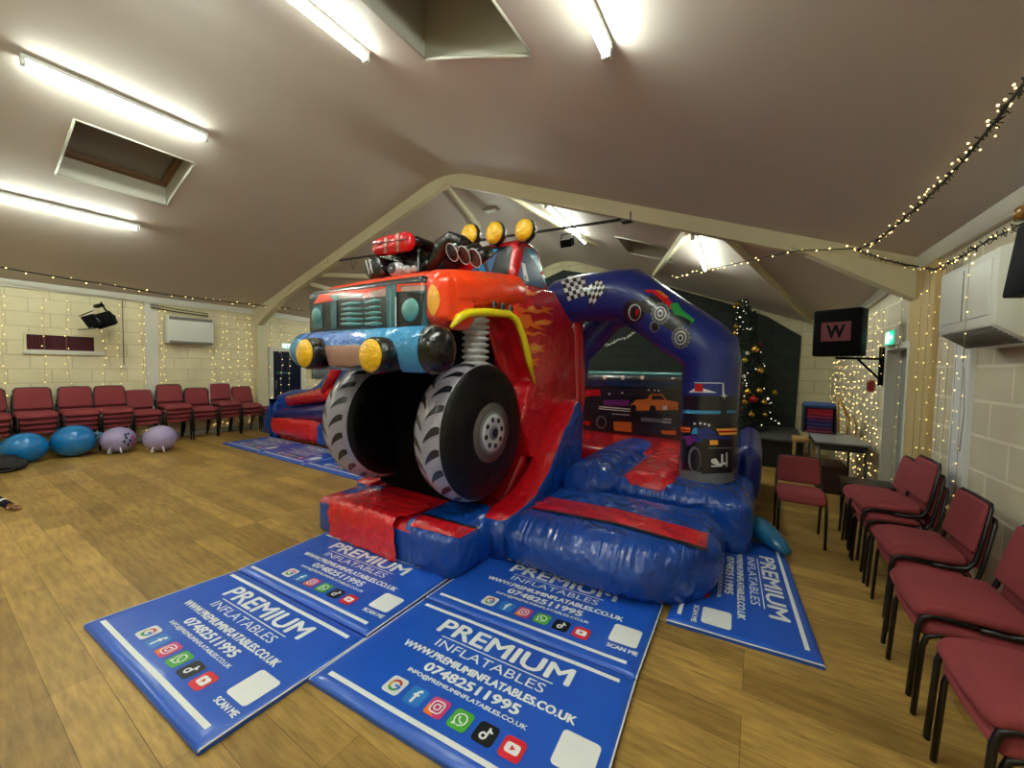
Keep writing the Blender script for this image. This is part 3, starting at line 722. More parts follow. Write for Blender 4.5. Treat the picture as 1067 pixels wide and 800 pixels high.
in_ = [[(530, 280), (575, 272), (610, 280), (575, 292), (545, 292)], [(505, 445), (545, 428), (575, 440), (545, 460), (520, 462)], [(490, 185), (520, 178), (530, 205), (500, 208)], [(455, 80), (480, 75), (515, 98), (470, 98)]]
def crop(pl, sc, ox, oy): return [(ox+x/sc, oy+y/sc) for x, y in pl]
dec = [(crop([(395, 50), (470, 60), (445, 110), (432, 180), (470, 215), (440, 240), (458, 300), (470, 340), (482, 400), (500, 470), (515, 540), (520, 590), (500, 560), (470, 470), (440, 350), (410, 255), (385, 215)], 6.153, 470, 290), V['orange'])]+[(crop(p, 6.153, 470, 290), V['flame']) for p in fl_]+[(crop(p, 6.153, 470, 290), V['flame2']) for p in in_]
b.decal(dec, off=.003)
part(b, 'body_side', label='red rear body with orange flames')
b = B()
for k, (x, y) in enumerate([(516, 317), (524.5, 319.3), (533, 321.5)]):
    p = onX(x, y, -1.765); b.lathe([(-.01, .03), (.0, .03), (.004, .022)], p, (1, 0, 0), V['midgrey'], 16); b.lathe([(.004, .02), (.008, .018)], p, (1, 0, 0), V['dark'], 16)
part(b, 'side_vent', label='three round black vents')
# rear red tower column behind the body
b = B(); q0, q1, q2 = onX(597, 318, -1.85), onX(600, 410, -1.85), onX(590, 470, -1.85)
b.tube([q0+Vector((0, -.03, .1)), q0, q1, q2], [.05, .11, .12, .12], V['dred'], 16); part(b, 'red_column')
# wheel arch
b = B(); pa = [onX(x, y, -1.775) for x, y in ((470, 341), (478, 331), (487, 326), (505, 325), (530, 327), (538, 333), (545, 350), (551, 375), (557, 399))]
b.tube(pa, [.012]+[.032]*7+[.012], V['yellow'], 10); part(b, 'wheel_arch', label='bright yellow wheel arch edge')
# cab
b = B(); cabp = [(2.95, 2.22), (2.97, 2.42), (3.04, 2.68), (3.09, 2.73), (3.40, 2.71), (3.66, 2.32), (3.66, 2.2)]
b.prism(cabp, -3.10, -1.86, V['red'], 'x', .03, 3)
D = V['dark']
b.decal([(crop([(100, 262), (335, 238), (300, 503), (5, 470)], 7.617, 490, 225), D),
 (crop([(105, 275), (235, 262), (90, 352)], 7.617, 490, 225), V['cyan']), (crop([(95, 350), (180, 330), (180, 362)], 7.617, 490, 225), V['cyan']),
 (crop([(50, 400), (95, 375), (155, 485), (110, 480)], 7.617, 490, 225), V['cyan']), (crop([(5, 440), (50, 400), (80, 470), (5, 468)], 7.617, 490, 225), V['glass']), (crop([(130, 350), (220, 300), (160, 470)], 7.617, 490, 225), V['glass']),
 (crop([(430, 247), (572, 262), (652, 588), (365, 528)], 7.617, 490, 225), V['glass']),
 (crop([(455, 262), (560, 330), (640, 560), (600, 560), (520, 380), (450, 290)], 7.617, 490, 225), V['sky']),
 (crop([(400, 370), (430, 380), (460, 520), (425, 510)], 7.617, 490, 225), V['white']), (crop([(410, 460), (440, 480), (440, 525), (405, 515)], 7.617, 490, 225), D),
 (crop([(560, 262), (572, 262), (652, 588), (640, 586)], 7.617, 490, 225), D)], off=.003)
part(b, 'cab')
for (x, y, Y, r) in ((548, 240.5, 3.06, .102), (517, 243.5, 3.06, .108), (491, 246, 3.06, .112)):
    p = onY(x, y, Y-.05); b = B(); ax = Vector((-.12, -1, 0)).normalized()
    b.lathe([(-.07, .03), (-.05, r*.8), (0, r*1.02), (.03, r)], p, ax, V['black'], 24); b.tube([p-ax*.0+Vector((0, 0.03, -r*.8)), (p.x, p.y+.06, 2.70)], .025, V['black'], 8)
    o = part(b, 'roof_lamp'); b = B(); b.lathe([(.025, r*.97), (.045, r*.9), (.065, r*.6), (.072, r*.25), (.073, 0.001)], p, ax, V['lamp'], 24); b.build_w('lens', o, label='yellow lens')
# grille front
b = B(); b.puff(-1.99, -1.79, 1.95, 2.35, 1.82, 2.20, .09, V['orange'], .01, n=4); part(b, 'front_fender', label='orange front corner')
b = B(); b.puff(-3.33, -1.94, 1.92, 2.12, 1.79, 2.17, .045, V['dark'], .01, n=8)
G = lambda pl: crop(pl, 5.616, 300, 290)
b.decal([(G([(150, 150), (190, 95), (260, 80), (470, 60), (640, 35), (830, 25), (830, 60), (640, 80), (440, 118), (270, 130)]), V['orange']),
 (G([(148, 165), (205, 150), (205, 290), (148, 300)]), V['teal']),
 (G([(252, 140), (290, 130), (290, 290), (258, 298)]), V['teal']), (G([(252, 100), (290, 95), (440, 88), (440, 112), (270, 132)]), V['lteal']),
 (G([(480, 80), (575, 58), (575, 105), (480, 112)]), V['pink']), (G([(300, 100), (420, 92), (420, 108), (300, 120)]), V['pink']),
 (G([(575, 45), (640, 35), (640, 285), (585, 290)]), V['teal']), (G([(600, 60), (608, 58), (608, 280), (600, 282)]), V['lteal']), (G([(632, 110), (640, 110), (640, 280), (632, 282)]), V['white']),
 (G([(660, 45), (810, 38), (835, 75), (820, 280), (780, 285), (800, 90), (670, 75)]), V['teal']), (G([(668, 50), (800, 42), (800, 72), (668, 78)]), V['pink'])], off=.003)
part(b, 'grille')
b = B()
for r_ in range(5):
    yl, ym, yr_ = [(318, 315.8, 312.3), (323, 321.7, 319.4), (327.7, 327, 325.6), (332.7, 332.4, 331), (337.7, 337.7, 337.2)][r_]
    pl, pm, pr2 = onY(352, yl, 1.925), onY(378.5, ym, 1.915), onY(402, yr_, 1.925); pm2 = pm+Vector((.02, 0, 0))
    b.tube([pl, pl.lerp(pm, .5)+Vector((0, -.01, 0)), pm], [.006, .016, .008], V['lteal'], 8); b.tube([pm2, pm2.lerp(pr2, .5)+Vector((0, -.01, 0)), pr2], [.008, .016, .006], V['lteal'], 8)
part(b, 'grille_slats', label='pale teal grille bars')
for (x, y, r) in ((429, 323, .085), (332, 329, .07)):
    p = onY(x, y, 1.93); b = B(); b.lathe([(0, r*1.1), (.012, r*1.02)], p, (0, -1, 0), V['dark'], 24); b.lathe([(.01, r), (.028, r*.85), (.036, r*.4), (.037, .001)], p, (0, -1, 0), V['lteal'], 24)
    part(b, 'headlight', label='pale teal round headlight')
b = B(); p = onX(452.5, 322, -1.82); b.ball(Vector((-1.865, 1.955, 1.995)), .1, V['flame2'], 18, 12, (.5, .22, 1.15), Matrix.Rotation(.55, 4, 'Z')); part(b, 'corner_lamp', label='orange corner lamp')
# bumper
b = B(); c0, c1 = onY(318, 367, 1.86), onY(443, 362, 1.86); zb = 1.655
b.tube([(c0.x-.06, 1.92, zb), (c0.x-.02, 1.88, zb), (c0.x+.05, 1.86, zb), (-2.7, 1.85, zb), (-2.3, 1.85, zb), (-1.79, 1.86, zb)], [.09, .13, .15, .155, .155, .155], V['sky'], 28)
b.decal([(G([(70, 335), (180, 315), (440, 318), (450, 360), (430, 385), (230, 395), (200, 370), (80, 352)]), V['bump']),
 (G([(200, 395), (430, 390), (430, 500), (330, 520), (215, 500)]), V['pink']), (G([(285, 508), (450, 515), (450, 525), (290, 515)]), V['dark']),
 (G([(800, 320), (850, 315), (810, 370), (808, 440), (840, 520), (800, 480), (790, 400)]), V['lteal'])], off=.003)
part(b, 'bumper')
b = B(); b.lathe([(0, .158), (.02, .166), (.07, .160), (.115, .135), (.14, .09), (.147, .03)], (-1.81, 1.865, zb), (1, .25, 0), V['black'], 28); part(b, 'bumper_end', label='black bumper end')
for (x, y, r) in ((386, 370.5, .112), (317.5, 368, .108)):
    Yp = 1.60; p = onY(x, y, Yp); ax = Vector((0, -1, 0)); b = B()
    b.lathe([(-.26, r*.95), (-.1, r*1.12), (-.02, r*1.08), (0.0, r*1.0)], p, ax, V['black'], 28); o = part(b, 'fog_lamp')
    b = B(); b.lathe([(-.005, r*.98), (.012, r*.9), (.028, r*.6), (.034, r*.25), (.035, .001)], p, ax, V['lamp'], 28); b.build_w('lens', o, label='yellow lens')
# suspension spring
b = B(); s0 = onX(496, 378, -1.93); s1 = onX(497, 336, -1.93); prof = []
for k in range(10):
    z = lerp(1.50, 2.0, k/10); prof += [(z-1.5, .095), (z-1.5+.014, .128), (z-1.5+.028, .128), (z-1.5+.040, .095)]
b.lathe(prof, (s1.x-.03, s1.y+.0, 1.5), (0, 0, 1), V['chrome'], 20); part(b, 'spring', label='silver ribbed suspension spring')
# wheels
def wheel(xc, w, name, sx=1):
    o_ = Vector((xc, 2.53, 1.02)); R_ = .575; rk = R_/.535; h = w/2; b = B(); Bk = V['tyre']; Gy = V['grey']
    prof = [(-h*.8, .06), (-h*1.02, .30), (-h, .42), (-h*.86, .475), (-h*.62, .505), (-h*.2, R_*.985), (h*.1, R_), (h*.45, R_*.985), (h*.72, .505), (h*.9, .46), (h*1.04, .38), (h*1.1, .26), (h*1.0, .14), (h*.97, .05)]
    ms = [Bk, Bk, Bk, Gy, Gy, Gy, Gy, Gy, Bk, Bk, Bk, Bk, Bk]
    prof = [(d*sx, r if abs(r-R_) < .02 else r*rk) for d, r in prof]
    if sx < 0: prof = prof[::-1]; ms = ms[::-1]
    b.lathe([(d, r) for d, r in prof], o_, (1, 0, 0), Bk, 56, ms)
    def rad(x):
        for (a, ra), (c, rc) in zip(prof, prof[1:]):
            if a <= x <= c: return lerp(ra, rc, (x-a)/(c-a) if c > a else 0)
        return .5
    for k in range(22):     # curved black tread lugs in two staggered rows
        th = 2*PI*k/22
        for row in (0, 1):
            x0, x1 = ((-h*.8, -h*.12), (h*.7, h*.02))[row]; t0 = th + row*PI/22; n = 7; vs = []
            for j in range(n+1):
                t = j/n; x = lerp(x0, x1, t); wd = .044*math.sin(PI*(.15+.85*t)**.8)+.012; tt = t0+.17*t*t
                for sgn in (-1, 1):
                    a = tt+sgn*wd; r = rad(x)+.003; vs.append((xc+x, 2.53+r*math.cos(a), 1.02+r*math.sin(a)))
            b.faces(vs, [(2*j, 2*j+1, 2*j+3, 2*j+2) for j in range(n)], V['dark'])
    o = part(b, name)
    b = B(); X1 = h*1.0+.01; AX_ = (sx, 0, 0)
    b.lathe([(X1-.03, .25), (X1+.006, .24), (X1+.012, .17)], o_, AX_, V['halo'], 36); b.lathe([(X1-.01, .18), (X1+.016, .175), (X1+.018, .15)], o_, AX_, V['midgrey'], 36)
    b.lathe([(X1+.012, .155), (X1+.022, .15), (X1+.024, .06), (X1+.020, .055)], o_, AX_, V['chrome'], 36)
    b.lathe([(X1+.02, .06), (X1+.03, .055), (X1+.032, .04)], o_, AX_, V['midgrey'], 24); b.lathe([(X1+.028, .04), (X1+.034, .035)], o_, AX_, V['dark'], 20)
    for k in range(8):
        a = 2*PI*k/8+.2; b.lathe([(X1+.018, .022), (X1+.027, .02)], o_+Vector((0, .108*math.cos(a), .108*math.sin(a))), AX_, V['dark'], 12)
    b.build_w('rim', o, label='grey rim with round holes')
wheel(-1.97, .36, 'wheel'); wheel(-3.09, .38, 'wheel', -1)
# engine on the bonnet
b = B(); sx0, sx1 = onY(388, 262, 2.25), onY(426, 240, 2.25)
b.puff(sx0.x, sx1.x, 2.23, 2.34, sx0.z-.035, sx1.z-.0, .045, V['red'], .012, n=4)
b.decal([([(401, 243), (404, 242.6), (403, 263), (400, 263.5)], V['pink']), ([(413, 241), (416, 240.6), (416, 261), (413, 261.5)], V['pink']), ([(389, 254), (426, 248.5), (426, 249.5), (389, 255)], V['dark'])], off=.003); part(b, 'air_scoop_front', label='red front of the air scoop')
b = B(); b.puff(sx0.x+.01, sx1.x, 2.33, 3.0, sx0.z+.02, sx1.z-.005, .05, V['black'], .012); b.bx(sx0.x+.06, sx1.x-.05, 2.4, 2.95, 2.15, sx0.z+.05, V['black'], .02); part(b, 'air_scoop')
b = B(); p = onY(388, 279, 2.22); b.lathe([(-.5, .1), (-.35, .115), (-.03, .11), (0, .095), (.01, .05), (.012, .001)], p, (0, -1, 0), V['black'], 20)
for k in (-1, 1): b.tube([p+Vector((-.05+k*.022, -.013, .07)), p+Vector((.0+k*.022, -.014, -.05))], .005, V['white'], 6)
part(b, 'cylinder_head', label='black cylinder with white streaks')
b = B(); p = onY(414, 281, 2.3); b.ball(p, .07, V['chrome'], 16, 10, (1.2, 1, .9)); b.lathe([(-.01, .045), (.0, .04)], p+Vector((0, -.068, 0)), (0, -1, 0), V['dark'], 14); b.ball(p+Vector((.1, .02, -.01)), .04, V['chrome'], 12, 8); b.ball(p+Vector((.15, .05, .0)), .03, V['chrome'], 12, 8); part(b, 'engine_chrome', label='silver engine piece')
b = B(); P = [onY(438, 285, 2.5), onY(452, 272, 2.5), onY(460, 256, 2.52), onY(470, 249, 2.55), onY(481, 253, 2.58), onY(491, 261, 2.6)]
b.tube(P, [.05, .06, .065, .065, .065, .06], V['black'], 14)
for (x, y) in ((471, 263), (483.5, 266), (494.5, 269)):
    q = onY(x, y, 2.42); ax = Vector((-.25, -.75, -.45)).normalized(); b.lathe([(-.16, .05), (0, .068)], q, ax, V['black'], 20); rr_ = []
    U = ax.orthogonal().normalized(); W = ax.cross(U)
    b.tube([q+(U*math.cos(2*PI*k/20)+W*math.sin(2*PI*k/20))*.072 for k in range(20)], .0042, V['chrome'], 6, closed=True)
part(b, 'exhaust_pipe', label='black exhaust stacks with white rims')
# --- bouncing area
b = B(); b.puff(-1.62, .0, 3.62, 6.3, .0, .50, .10, V['blue'], .02, n=10, wr=.004, pk=.022); part(b, 'base')
b = B(); b.puff(-1.62, -1.08, 3.42, 5.5, .18, .60, .19, V['blue'], .03, n=8); part(b, 'bed_tube', label='blue bed tube')
b = B(); b.puff(-1.09, -.58, 3.66, 5.7, .2, .56, .14, V['red'], .03, n=8); part(b, 'bed_tube', label='red bed tube')
b = B(); b.puff(-2.6, -.1, 4.7, 6.1, .2, .535, .1, V['dred'], .01, n=8); part(b, 'bed_floor', label='deep red bed floor')
b = B(); b.puff(-.64, .01, 3.64, 4.6, .0, .50, .10, V['blue'], .02, n=6, wr=.004, pk=.022); part(b, 'corner_base')
b = B(); b.puff(-.17, .07, 4.5, 6.3, .2, .78, .12, V['navy'], .02, n=6); part(b, 'side_rail')
# step
b = B()
b.puff(-1.66, -.17, 2.42, 3.62, .0, .40, .19, V['blue'], .02, n=12, wr=.004, pk=.012)
for v in b.bm.verts:        # rounded right-hand front corner
    if v.co.x > -.75 and v.co.y < 3.05:
        dx_ = (v.co.x+.75)/.58; v.co.y += .42*dx_*dx_*max(0, (3.05-v.co.y)/.63)
b.decal([([(546, 527), (566, 517), (640, 530), (738, 556), (735, 572), (640, 545)], V['red']), ([(546, 527), (545, 529), (640, 547), (733, 574), (735, 571), (640, 544.5)], V['dark'])], off=.004)
part(b, 'entry_step', label='fat blue step with a red stripe')
# arch
b = B(); r_ = .255; Ya = 4.18
path = [(-.375, Ya, .42), (-.375, Ya, .8), (-.375, Ya, 1.3), (-.375, Ya, 1.62), (-.395, Ya, 1.725), (-.47, Ya, 1.80), (-.78, Ya, 2.03), (-1.09, Ya, 2.27), (-1.18, Ya, 2.33), (-1.30, Ya, 2.34), (-1.7, Ya, 2.34), (-1.95, Ya, 2.32), (-2.05, Ya, 2.25), (-2.5, Ya, 1.75), (-2.6, Ya, 1.6), (-2.62, Ya, 1.3), (-2.62, Ya, .4)]
b.tube(path, [r_*.98, r_*.96, r_*.97, r_, r_*1.06, r_*1.03, r_*1.03, r_*1.06, r_*1.09, r_*1.06, r_*1.03, r_, r_, r_, r_, r_, r_], V['navy'], 36)
C2 = lambda pl: crop(pl, 6.276, 570, 265)
dec = []
def quadcells(q, n, m_):
    tl, tr, br2, bl2 = q; out = []
    for i in range(n):
        for j in range(m_):
            if (i+j) % 2: continue
            def pt(u, v):
                a = (lerp(tl[0], tr[0], u), lerp(tl[1], tr[1], u)); c = (lerp(bl2[0], br2[0], u), lerp(bl2[1], br2[1], u)); return (lerp(a[0], c[0], v), lerp(a[1], c[1], v))
            out.append([pt(i/n, j/m_), pt((i+1)/n, j/m_), pt((i+1)/n, (j+1)/m_), pt(i/n, (j+1)/m_)])
    return out
qa = [(78, 145), (238, 122), (268, 262), (140, 305)]; qb = [(258, 215), (350, 162), (388, 228), (285, 348)]
for q, n in ((qa, 6), (qb, 5)):
    dec.append((C2(q), V['white'])); dec += [(C2(c), V['dark']) for c in quadcells(q, n, n)]
Dk = V['dark']
dec += [(C2(ell(570, 370, 72, 78)), Dk), (C2(ell(690, 330, 80, 60)), Dk), (C2(ell(830, 440, 80, 60, rot=.6)), Dk),
 (C2(ell(575, 378, 42, 54)), V['chrome']), (C2(ell(578, 380, 34, 46)), Dk), (C2(ell(592, 378, 12, 22)), V['dred']),
 (C2(ell(705, 470, 34, 40)), V['midgrey']), (C2(ell(707, 472, 22, 28)), Dk),
 (C2([(640, 232), (700, 236), (770, 270), (835, 340), (830, 372), (790, 345), (740, 292), (690, 256), (645, 250)]), V['red']), (C2([(700, 236), (740, 240), (800, 290), (770, 285)]), V['orange2']),
 (C2([(800, 330), (850, 318), (880, 365), (965, 432), (935, 468), (925, 430), (870, 405), (830, 395)]), V['green']), (C2([(900, 420), (940, 440), (935, 470), (905, 455)]), Dk)]
for (cx_, cy2) in ((742, 388), (876, 545)):
    for k in range(14):
        a = 2*PI*k/14; dec.append((C2(ell(cx_+math.cos(a)*56, cy2+math.sin(a)*64, 10, 11, 6)), V['midgrey']))
    dec += [(C2(ell(cx_, cy2, 56, 64)), V['midgrey']), (C2(ell(cx_, cy2, 47, 55)), Dk), (C2(ell(cx_, cy2, 40, 46)), V['chrome']), (C2(ell(cx_, cy2, 30, 35)), Dk), (C2(ell(cx_, cy2, 20, 24)), V['chrome']), (C2(ell(cx_, cy2, 10, 12)), Dk)]
K = lambda pl: crop(pl, 5.71, 695, 380)
dec += [(K([(62, 170), (415, 170), (415, 630), (400, 660), (250, 690), (100, 670), (62, 640)]), Dk), (K([(62, 75), (415, 75), (415, 185), (62, 185)]), V['navy']),
 (K([(62, 600), (100, 625), (250, 645), (412, 620), (412, 690), (250, 725), (90, 700), (62, 670)]), V['midgrey']),
 (K([(165, 103), (325, 106), (325, 112), (165, 109)]), V['white']), (K([(328, 108), (336, 108), (336, 190), (328, 190)]), V['white']), (K([(172, 135), (132, 164), (298, 166), (215, 140)]), V['white']), (K([(170, 112), (214, 114), (216, 160), (168, 158)]), V['dred']),
 (K(ell(78, 185, 14, 26)), V['chrome']), (K([(338, 160), (342, 180), (362, 184), (342, 188), (338, 208), (334, 188), (314, 184), (334, 180)]), V['white']),  # the white star is a glint put into the colour
 (K([(65, 265), (200, 272), (318, 274), (318, 290), (200, 292), (65, 286)]), V['sky']), (K([(355, 272), (412, 270), (412, 284), (355, 287)]), V['sky']),
 (K([(65, 368), (142, 372), (142, 402), (68, 400)]), V['flame']), (K([(68, 385), (142, 388), (142, 394), (68, 392)]), V['dred']), (K([(290, 380), (412, 376), (412, 412), (312, 418)]), V['flame2']), (K([(300, 392), (412, 390), (412, 400), (305, 404)]), V['red']),
 (K([(145, 412), (158, 376), (182, 374), (182, 412)]), V['sky']), (K([(186, 376), (255, 376), (300, 416), (186, 414)]), V['navy']),
 (K([(80, 425), (140, 418), (250, 418), (380, 428), (385, 450), (240, 462), (130, 455), (110, 520), (90, 600), (72, 560)]), V['navy']), (K([(88, 425), (160, 418), (175, 450), (120, 490), (100, 470)]), V['purple']),
 (K(ell(100, 510, 26, 75)), Dk), (K(ell(166, 560, 36, 75)), V['midgrey']), (K(ell(170, 565, 28, 66)), Dk), (K([(210, 440), (385, 440), (385, 640), (205, 650)]), Dk),
 (K([(254, 448), (300, 447), (302, 474), (256, 476)]), V['flame2']), (K([(245, 492), (380, 490), (380, 496), (245, 498)]), V['midgrey']), (K([(262, 560), (290, 555), (310, 585), (350, 575), (352, 590), (300, 600), (262, 580)]), V['white']), (K([(318, 530), (330, 530), (330, 580), (318, 580)]), V['white']), (K([(345, 520), (355, 520), (355, 600), (345, 610)]), V['chrome']), (K([(262, 597), (325, 595), (325, 604), (262, 606)]), V['white'])]
for (x, y) in ((166, 350), (200, 348), (226, 352), (250, 358)): dec.append((K(ell(x, y, 8, 8, 8)), V['white']))
b.decal(dec, off=.003, maxe=4)
part(b, 'arch')
b = B(); b.tube([(-1.2, 4.75, 2.22), (-1.55, 4.75, 2.2), (-2.0, 4.75, 1.75), (-2.1, 4.75, 1.2), (-2.1, 4.75, .4)], [.16, .18, .2, .2, .2], V['navy'], 20); part(b, 'rear_arch')
# ribs / seams on the arch and a translucent side strip
b = B(); b.tube([(-1.2, Ya, 2.605), (-1.9, Ya, 2.60)], .008, V['white'], 6); b.tube([(-1.35, Ya+.3, 2.55), (-1.55, Ya+.3, 2.62), (-1.9, Ya+.3, 2.6)], .05, V['black'], 8); part(b, 'top_strap')
b = B(); b.bx(-.125, -.11, Ya+.05, Ya+.4, .5, 1.76, mat('mesh_netting', '#4f5560', .6, alpha=.35)); part(b, 'side_net', label='thin see-through side net')
# printed back wall
b = B(); b.puff(-3.2, -.35, 6.0, 6.25, .35, 1.44, .06, V['dark'], .01, n=10)
T = lambda pl: crop(pl, 8.2, 590, 380)
dec = [(T([(0, 120), (960, 150), (960, 200), (0, 170)]), vinyl('dim_blue', '#1a3560')), (T([(120, 215), (290, 210), (300, 260), (150, 275), (110, 250)]), V['red']), (T([(70, 210), (120, 215), (110, 260), (70, 260)]), V['green']),
 (T([(320, 300), (540, 300), (540, 350), (320, 348)]), V['purple']), (T([(550, 345), (600, 300), (690, 290), (720, 250), (820, 250), (860, 300), (958, 320), (958, 385), (600, 392), (552, 380)]), V['orange2']), (T([(735, 262), (815, 262), (845, 298), (730, 298)]), Dk), (T([(825, 350), (862, 350), (862, 385), (825, 385)]), V['white']), (T(ell(740, 375, 30, 30)), Dk), (T(ell(575, 370, 25, 30)), Dk),
 (T([(405, 485), (560, 490), (560, 575), (410, 560)]), V['orange2']), (T([(800, 540), (940, 560), (940, 600), (820, 590)]), V['orange2']), (T([(280, 352), (550, 375), (550, 383), (280, 362)]), V['white']), (T([(280, 370), (550, 395), (550, 400), (280, 378)]), V['white']), (T([(390, 415), (540, 425), (540, 432), (390, 422)]), V['chrome']),
 (T(ell(290, 490, 90, 80)), Dk), (T(ell(300, 490, 45, 55)), V['midgrey']), (T(ell(303, 490, 34, 44)), Dk), (T([(570, 400), (940, 400), (950, 560), (620, 560)]), Dk), (T([(640, 450), (900, 470), (900, 500), (640, 480)]), V['midgrey']), (T([(830, 455), (900, 462), (900, 470), (830, 463)]), V['white']), (T([(820, 485), (895, 492), (895, 500), (820, 493)]), V['white']), (T([(150, 480), (210, 485), (205, 520), (150, 510)]), V['red']), (T([(115, 300), (140, 330), (150, 400), (125, 390)]), V['midgrey'])]
for x in (108, 330, 485, 650, 912): dec.append((T(ell(x, 110, 18, 18, 10)), V['pink']))
for (x, y) in ((480, 240), (705, 215), (755, 218), (790, 220), (370, 250)): dec.append((T(ell(x, y, 9, 8, 8)), V['white']))
b.decal(dec, off=.004); part(b, 'back_wall', label='dark back wall printed with trucks')
b = B(); b.tube([(-3.2, 6.1, 1.47), (-.35, 6.1, 1.47)], .035, V['lteal'], 10); part(b, 'top_seam', label='pale blue top seam')
# blower tube lying on the right-hand mat
b = B(); P = [(-.02, 4.18, .14), (.05, 4.1, .15), (.14, 3.98, .13), (.22, 3.88, .10), (.27, 3.82, .075)]
b.tube(P, [.10, .115, .10, .07, .035], V['tealblob'], 16, flat=.8); part(b, 'inflation_tube', label='teal blue tail of the inflation tube')

# ================================================================== the second inflatable, far left
sl = empty('inflatable_slide', (-6.5, 4.5, 0), label='small red and blue inflatable slide far left behind the truck wheels', cat='inflatable slide')
def yx(pl, Y): return [(lambda p: (p.x, p.z))(onY(x, y, Y)) for x, y in pl]
b = B(); b.prism(yx([(276, 458), (275, 440), (280, 424), (292, 411), (305, 406), (325, 405), (333, 400), (350, 378), (380, 378), (380, 470)], 4.35), 4.3, 4.55, V['blue'], 'y', .05); b.build_w('back_wall', sl)
b = B(); p0, p1 = onY(303, 417, 4.2), onY(352, 409, 4.2); b.tube([p0+Vector((-.1, 0, -.1)), p0, p1, p1+Vector((1, 0, .1))], [.04, .11, .15, .15], V['red'], 16); b.build_w('upper_tube', sl, label='red upper tube')
b = B(); p0, p1 = onY(291, 434, 4.12), onY(350, 428, 4.12); b.tube([p0, p1, p1+Vector((1, 0, .0))], [.13, .15, .15], V['navy'], 16); b.build_w('lower_tube', sl, label='navy lower tube')
b = B(); a, c = onY(282, 470, 4.05), onY(329, 434, 4.05); b.puff(a.x, c.x, 4.02, 4.6, .05, c.z, .18, V['crinkle'], .06, n=8, wr=.012); b.build_w('bed', sl, label='crinkled bright red bed')
b = B(); b.puff(-8.22, a.x+.04, 4.08, 4.5, .05, .75, .06, V['blue'], .02); b.build_w('side_block', sl)
b = B(); b.puff(c.x, -4.9, 4.04, 4.6, .045, .46, .08, V['blue'], .02); b.build_w('side_block', sl)
b = B(); p0, p1 = onY(338, 408, 4.1), onY(350, 386, 4.1); b.tube([p0, p1, p1+Vector((.3, 0, .3))], [.08, .09, .09], V['red'], 12); b.build_w('corner_post', sl, label='red slanting post')
# ================================================================== CHAIRS
fabR = mat('chair_fabric', '#873c40', .9, bump=(60, .25), bdist=.003, vary=.1, spec=.2)
blk = mat('black_frame', '#0a090a', .35); slv = mat('silver_frame', '#a9a6a2', .3, .8)
def chair_proto(frame_m, H=.82, D=1.0, W=1.0):
    t = empty('stacking_chair')
    b = B()
    b.puff(-.205, .205, -.235, .20, .388, .46, .034, fabR, .014, n=5)
    for v in b.bm.verts:
        if v.co.y < -.16: v.co.z -= (-.16-v.co.y)*.35
    b.build('seat', t)
    b = B(); M = Matrix.Translation((0, .262, .64)) @ Matrix.Rotation(math.radians(-12), 4, 'X') @ Matrix.Translation((0, -.262, -.64))
    b.puff(-.197, .197, .235, .270, .485, .815, .016, fabR, .008, M=M, n=5)
    for v in b.bm.verts: v.co.x *= 1-.10*max(0, (v.co.z-.5)/.3)
    b.build('backrest', t)
    for s in (-1, 1):
        b = B(); b.tube([(s*.20, -.245, 0), (s*.20, -.225, .33), (s*.20, -.21, .375), (s*.20, -.17, .395), (s*.20, .02, .388)], .0135, blk, 8); b.build('leg', t)
    for s in (-1, 1):
        b = B(); b.tube([(s*.205, .27, 0), (s*.205, .20, .34), (s*.205, .15, .385), (s*.205, .0, .385)], .0135, blk, 8); b.build('leg', t)
    b = B(); P = []
    P = [(-.205, .10, .385), (-.205, .19, .395), (-.205, .225, .44), (-.203, .245, .52), (-.186, .298, .79), (-.165, .304, .818), (0, .304, .824), (.165, .304, .818), (.186, .298, .79), (.203, .245, .52), (.205, .225, .44), (.205, .19, .395), (.205, .10, .385)]
    b.tube(P, .0135, frame_m, 8); b.build('back_frame', t, **({} if frame_m is blk else dict(label='silver back frame')))
    for o in t.children:
        for v in o.data.vertices:
            z = v.co.z
            if z > .46: v.co.z = .46+(z-.46)*(H-.46)/.36
            v.co.y *= D; v.co.x *= W
    return t
protos = {'A': chair_proto(blk), 'B': chair_proto(slv), 'R': chair_proto(blk, .765, .74), 'S': chair_proto(blk, .72, .78, .86)}
used = {k: False for k in protos}
def chair(x, y, rz, z, label, group, kind='A'):
    p = protos[kind]
    if not used[kind]: o = p; used[kind] = True
    else: o = copy_tree(p)
    o.location = (x, y, z); o.rotation_euler = (0, 0, rz); tag(o, label, 'chair', group)
    return o
lv = {4: ['bottom', 'second lowest', 'second highest', 'top'], 3: ['bottom', 'middle', 'top'], 2: ['lower', 'upper']}
LS = [(.68, 4, 'stack cut off by the left photo edge'), (1.14, 4, 'stack behind the left-hand blue hopper'), (1.6, 4, 'stack behind the right-hand blue hopper'), (2.02, 4, 'stack behind the patterned lilac hopper'),
 (2.41, 3, 'silver-barred stack left of the white wall post'), (2.86, 4, 'stack just right of the white wall post'), (3.3, 3, 'stack under the middle of the white wall heater'), (3.72, 4, 'silver-barred stack right of the wall heater'), (4.15, 3, 'stack nearest the cream corner post')]
for Y, n, d in LS:
    for k in range(n):
        kind = 'B' if (k == n-1 and 'silver' in d) else 'A'
        chair(-9.66+.035*k+random.uniform(-.004, .004), Y, PI/2+random.uniform(-.03, .03), .085*k, 'maroon padded chair, %s of the %s' % (lv[n][k], d), 'chairs stacked along the left wall', kind)
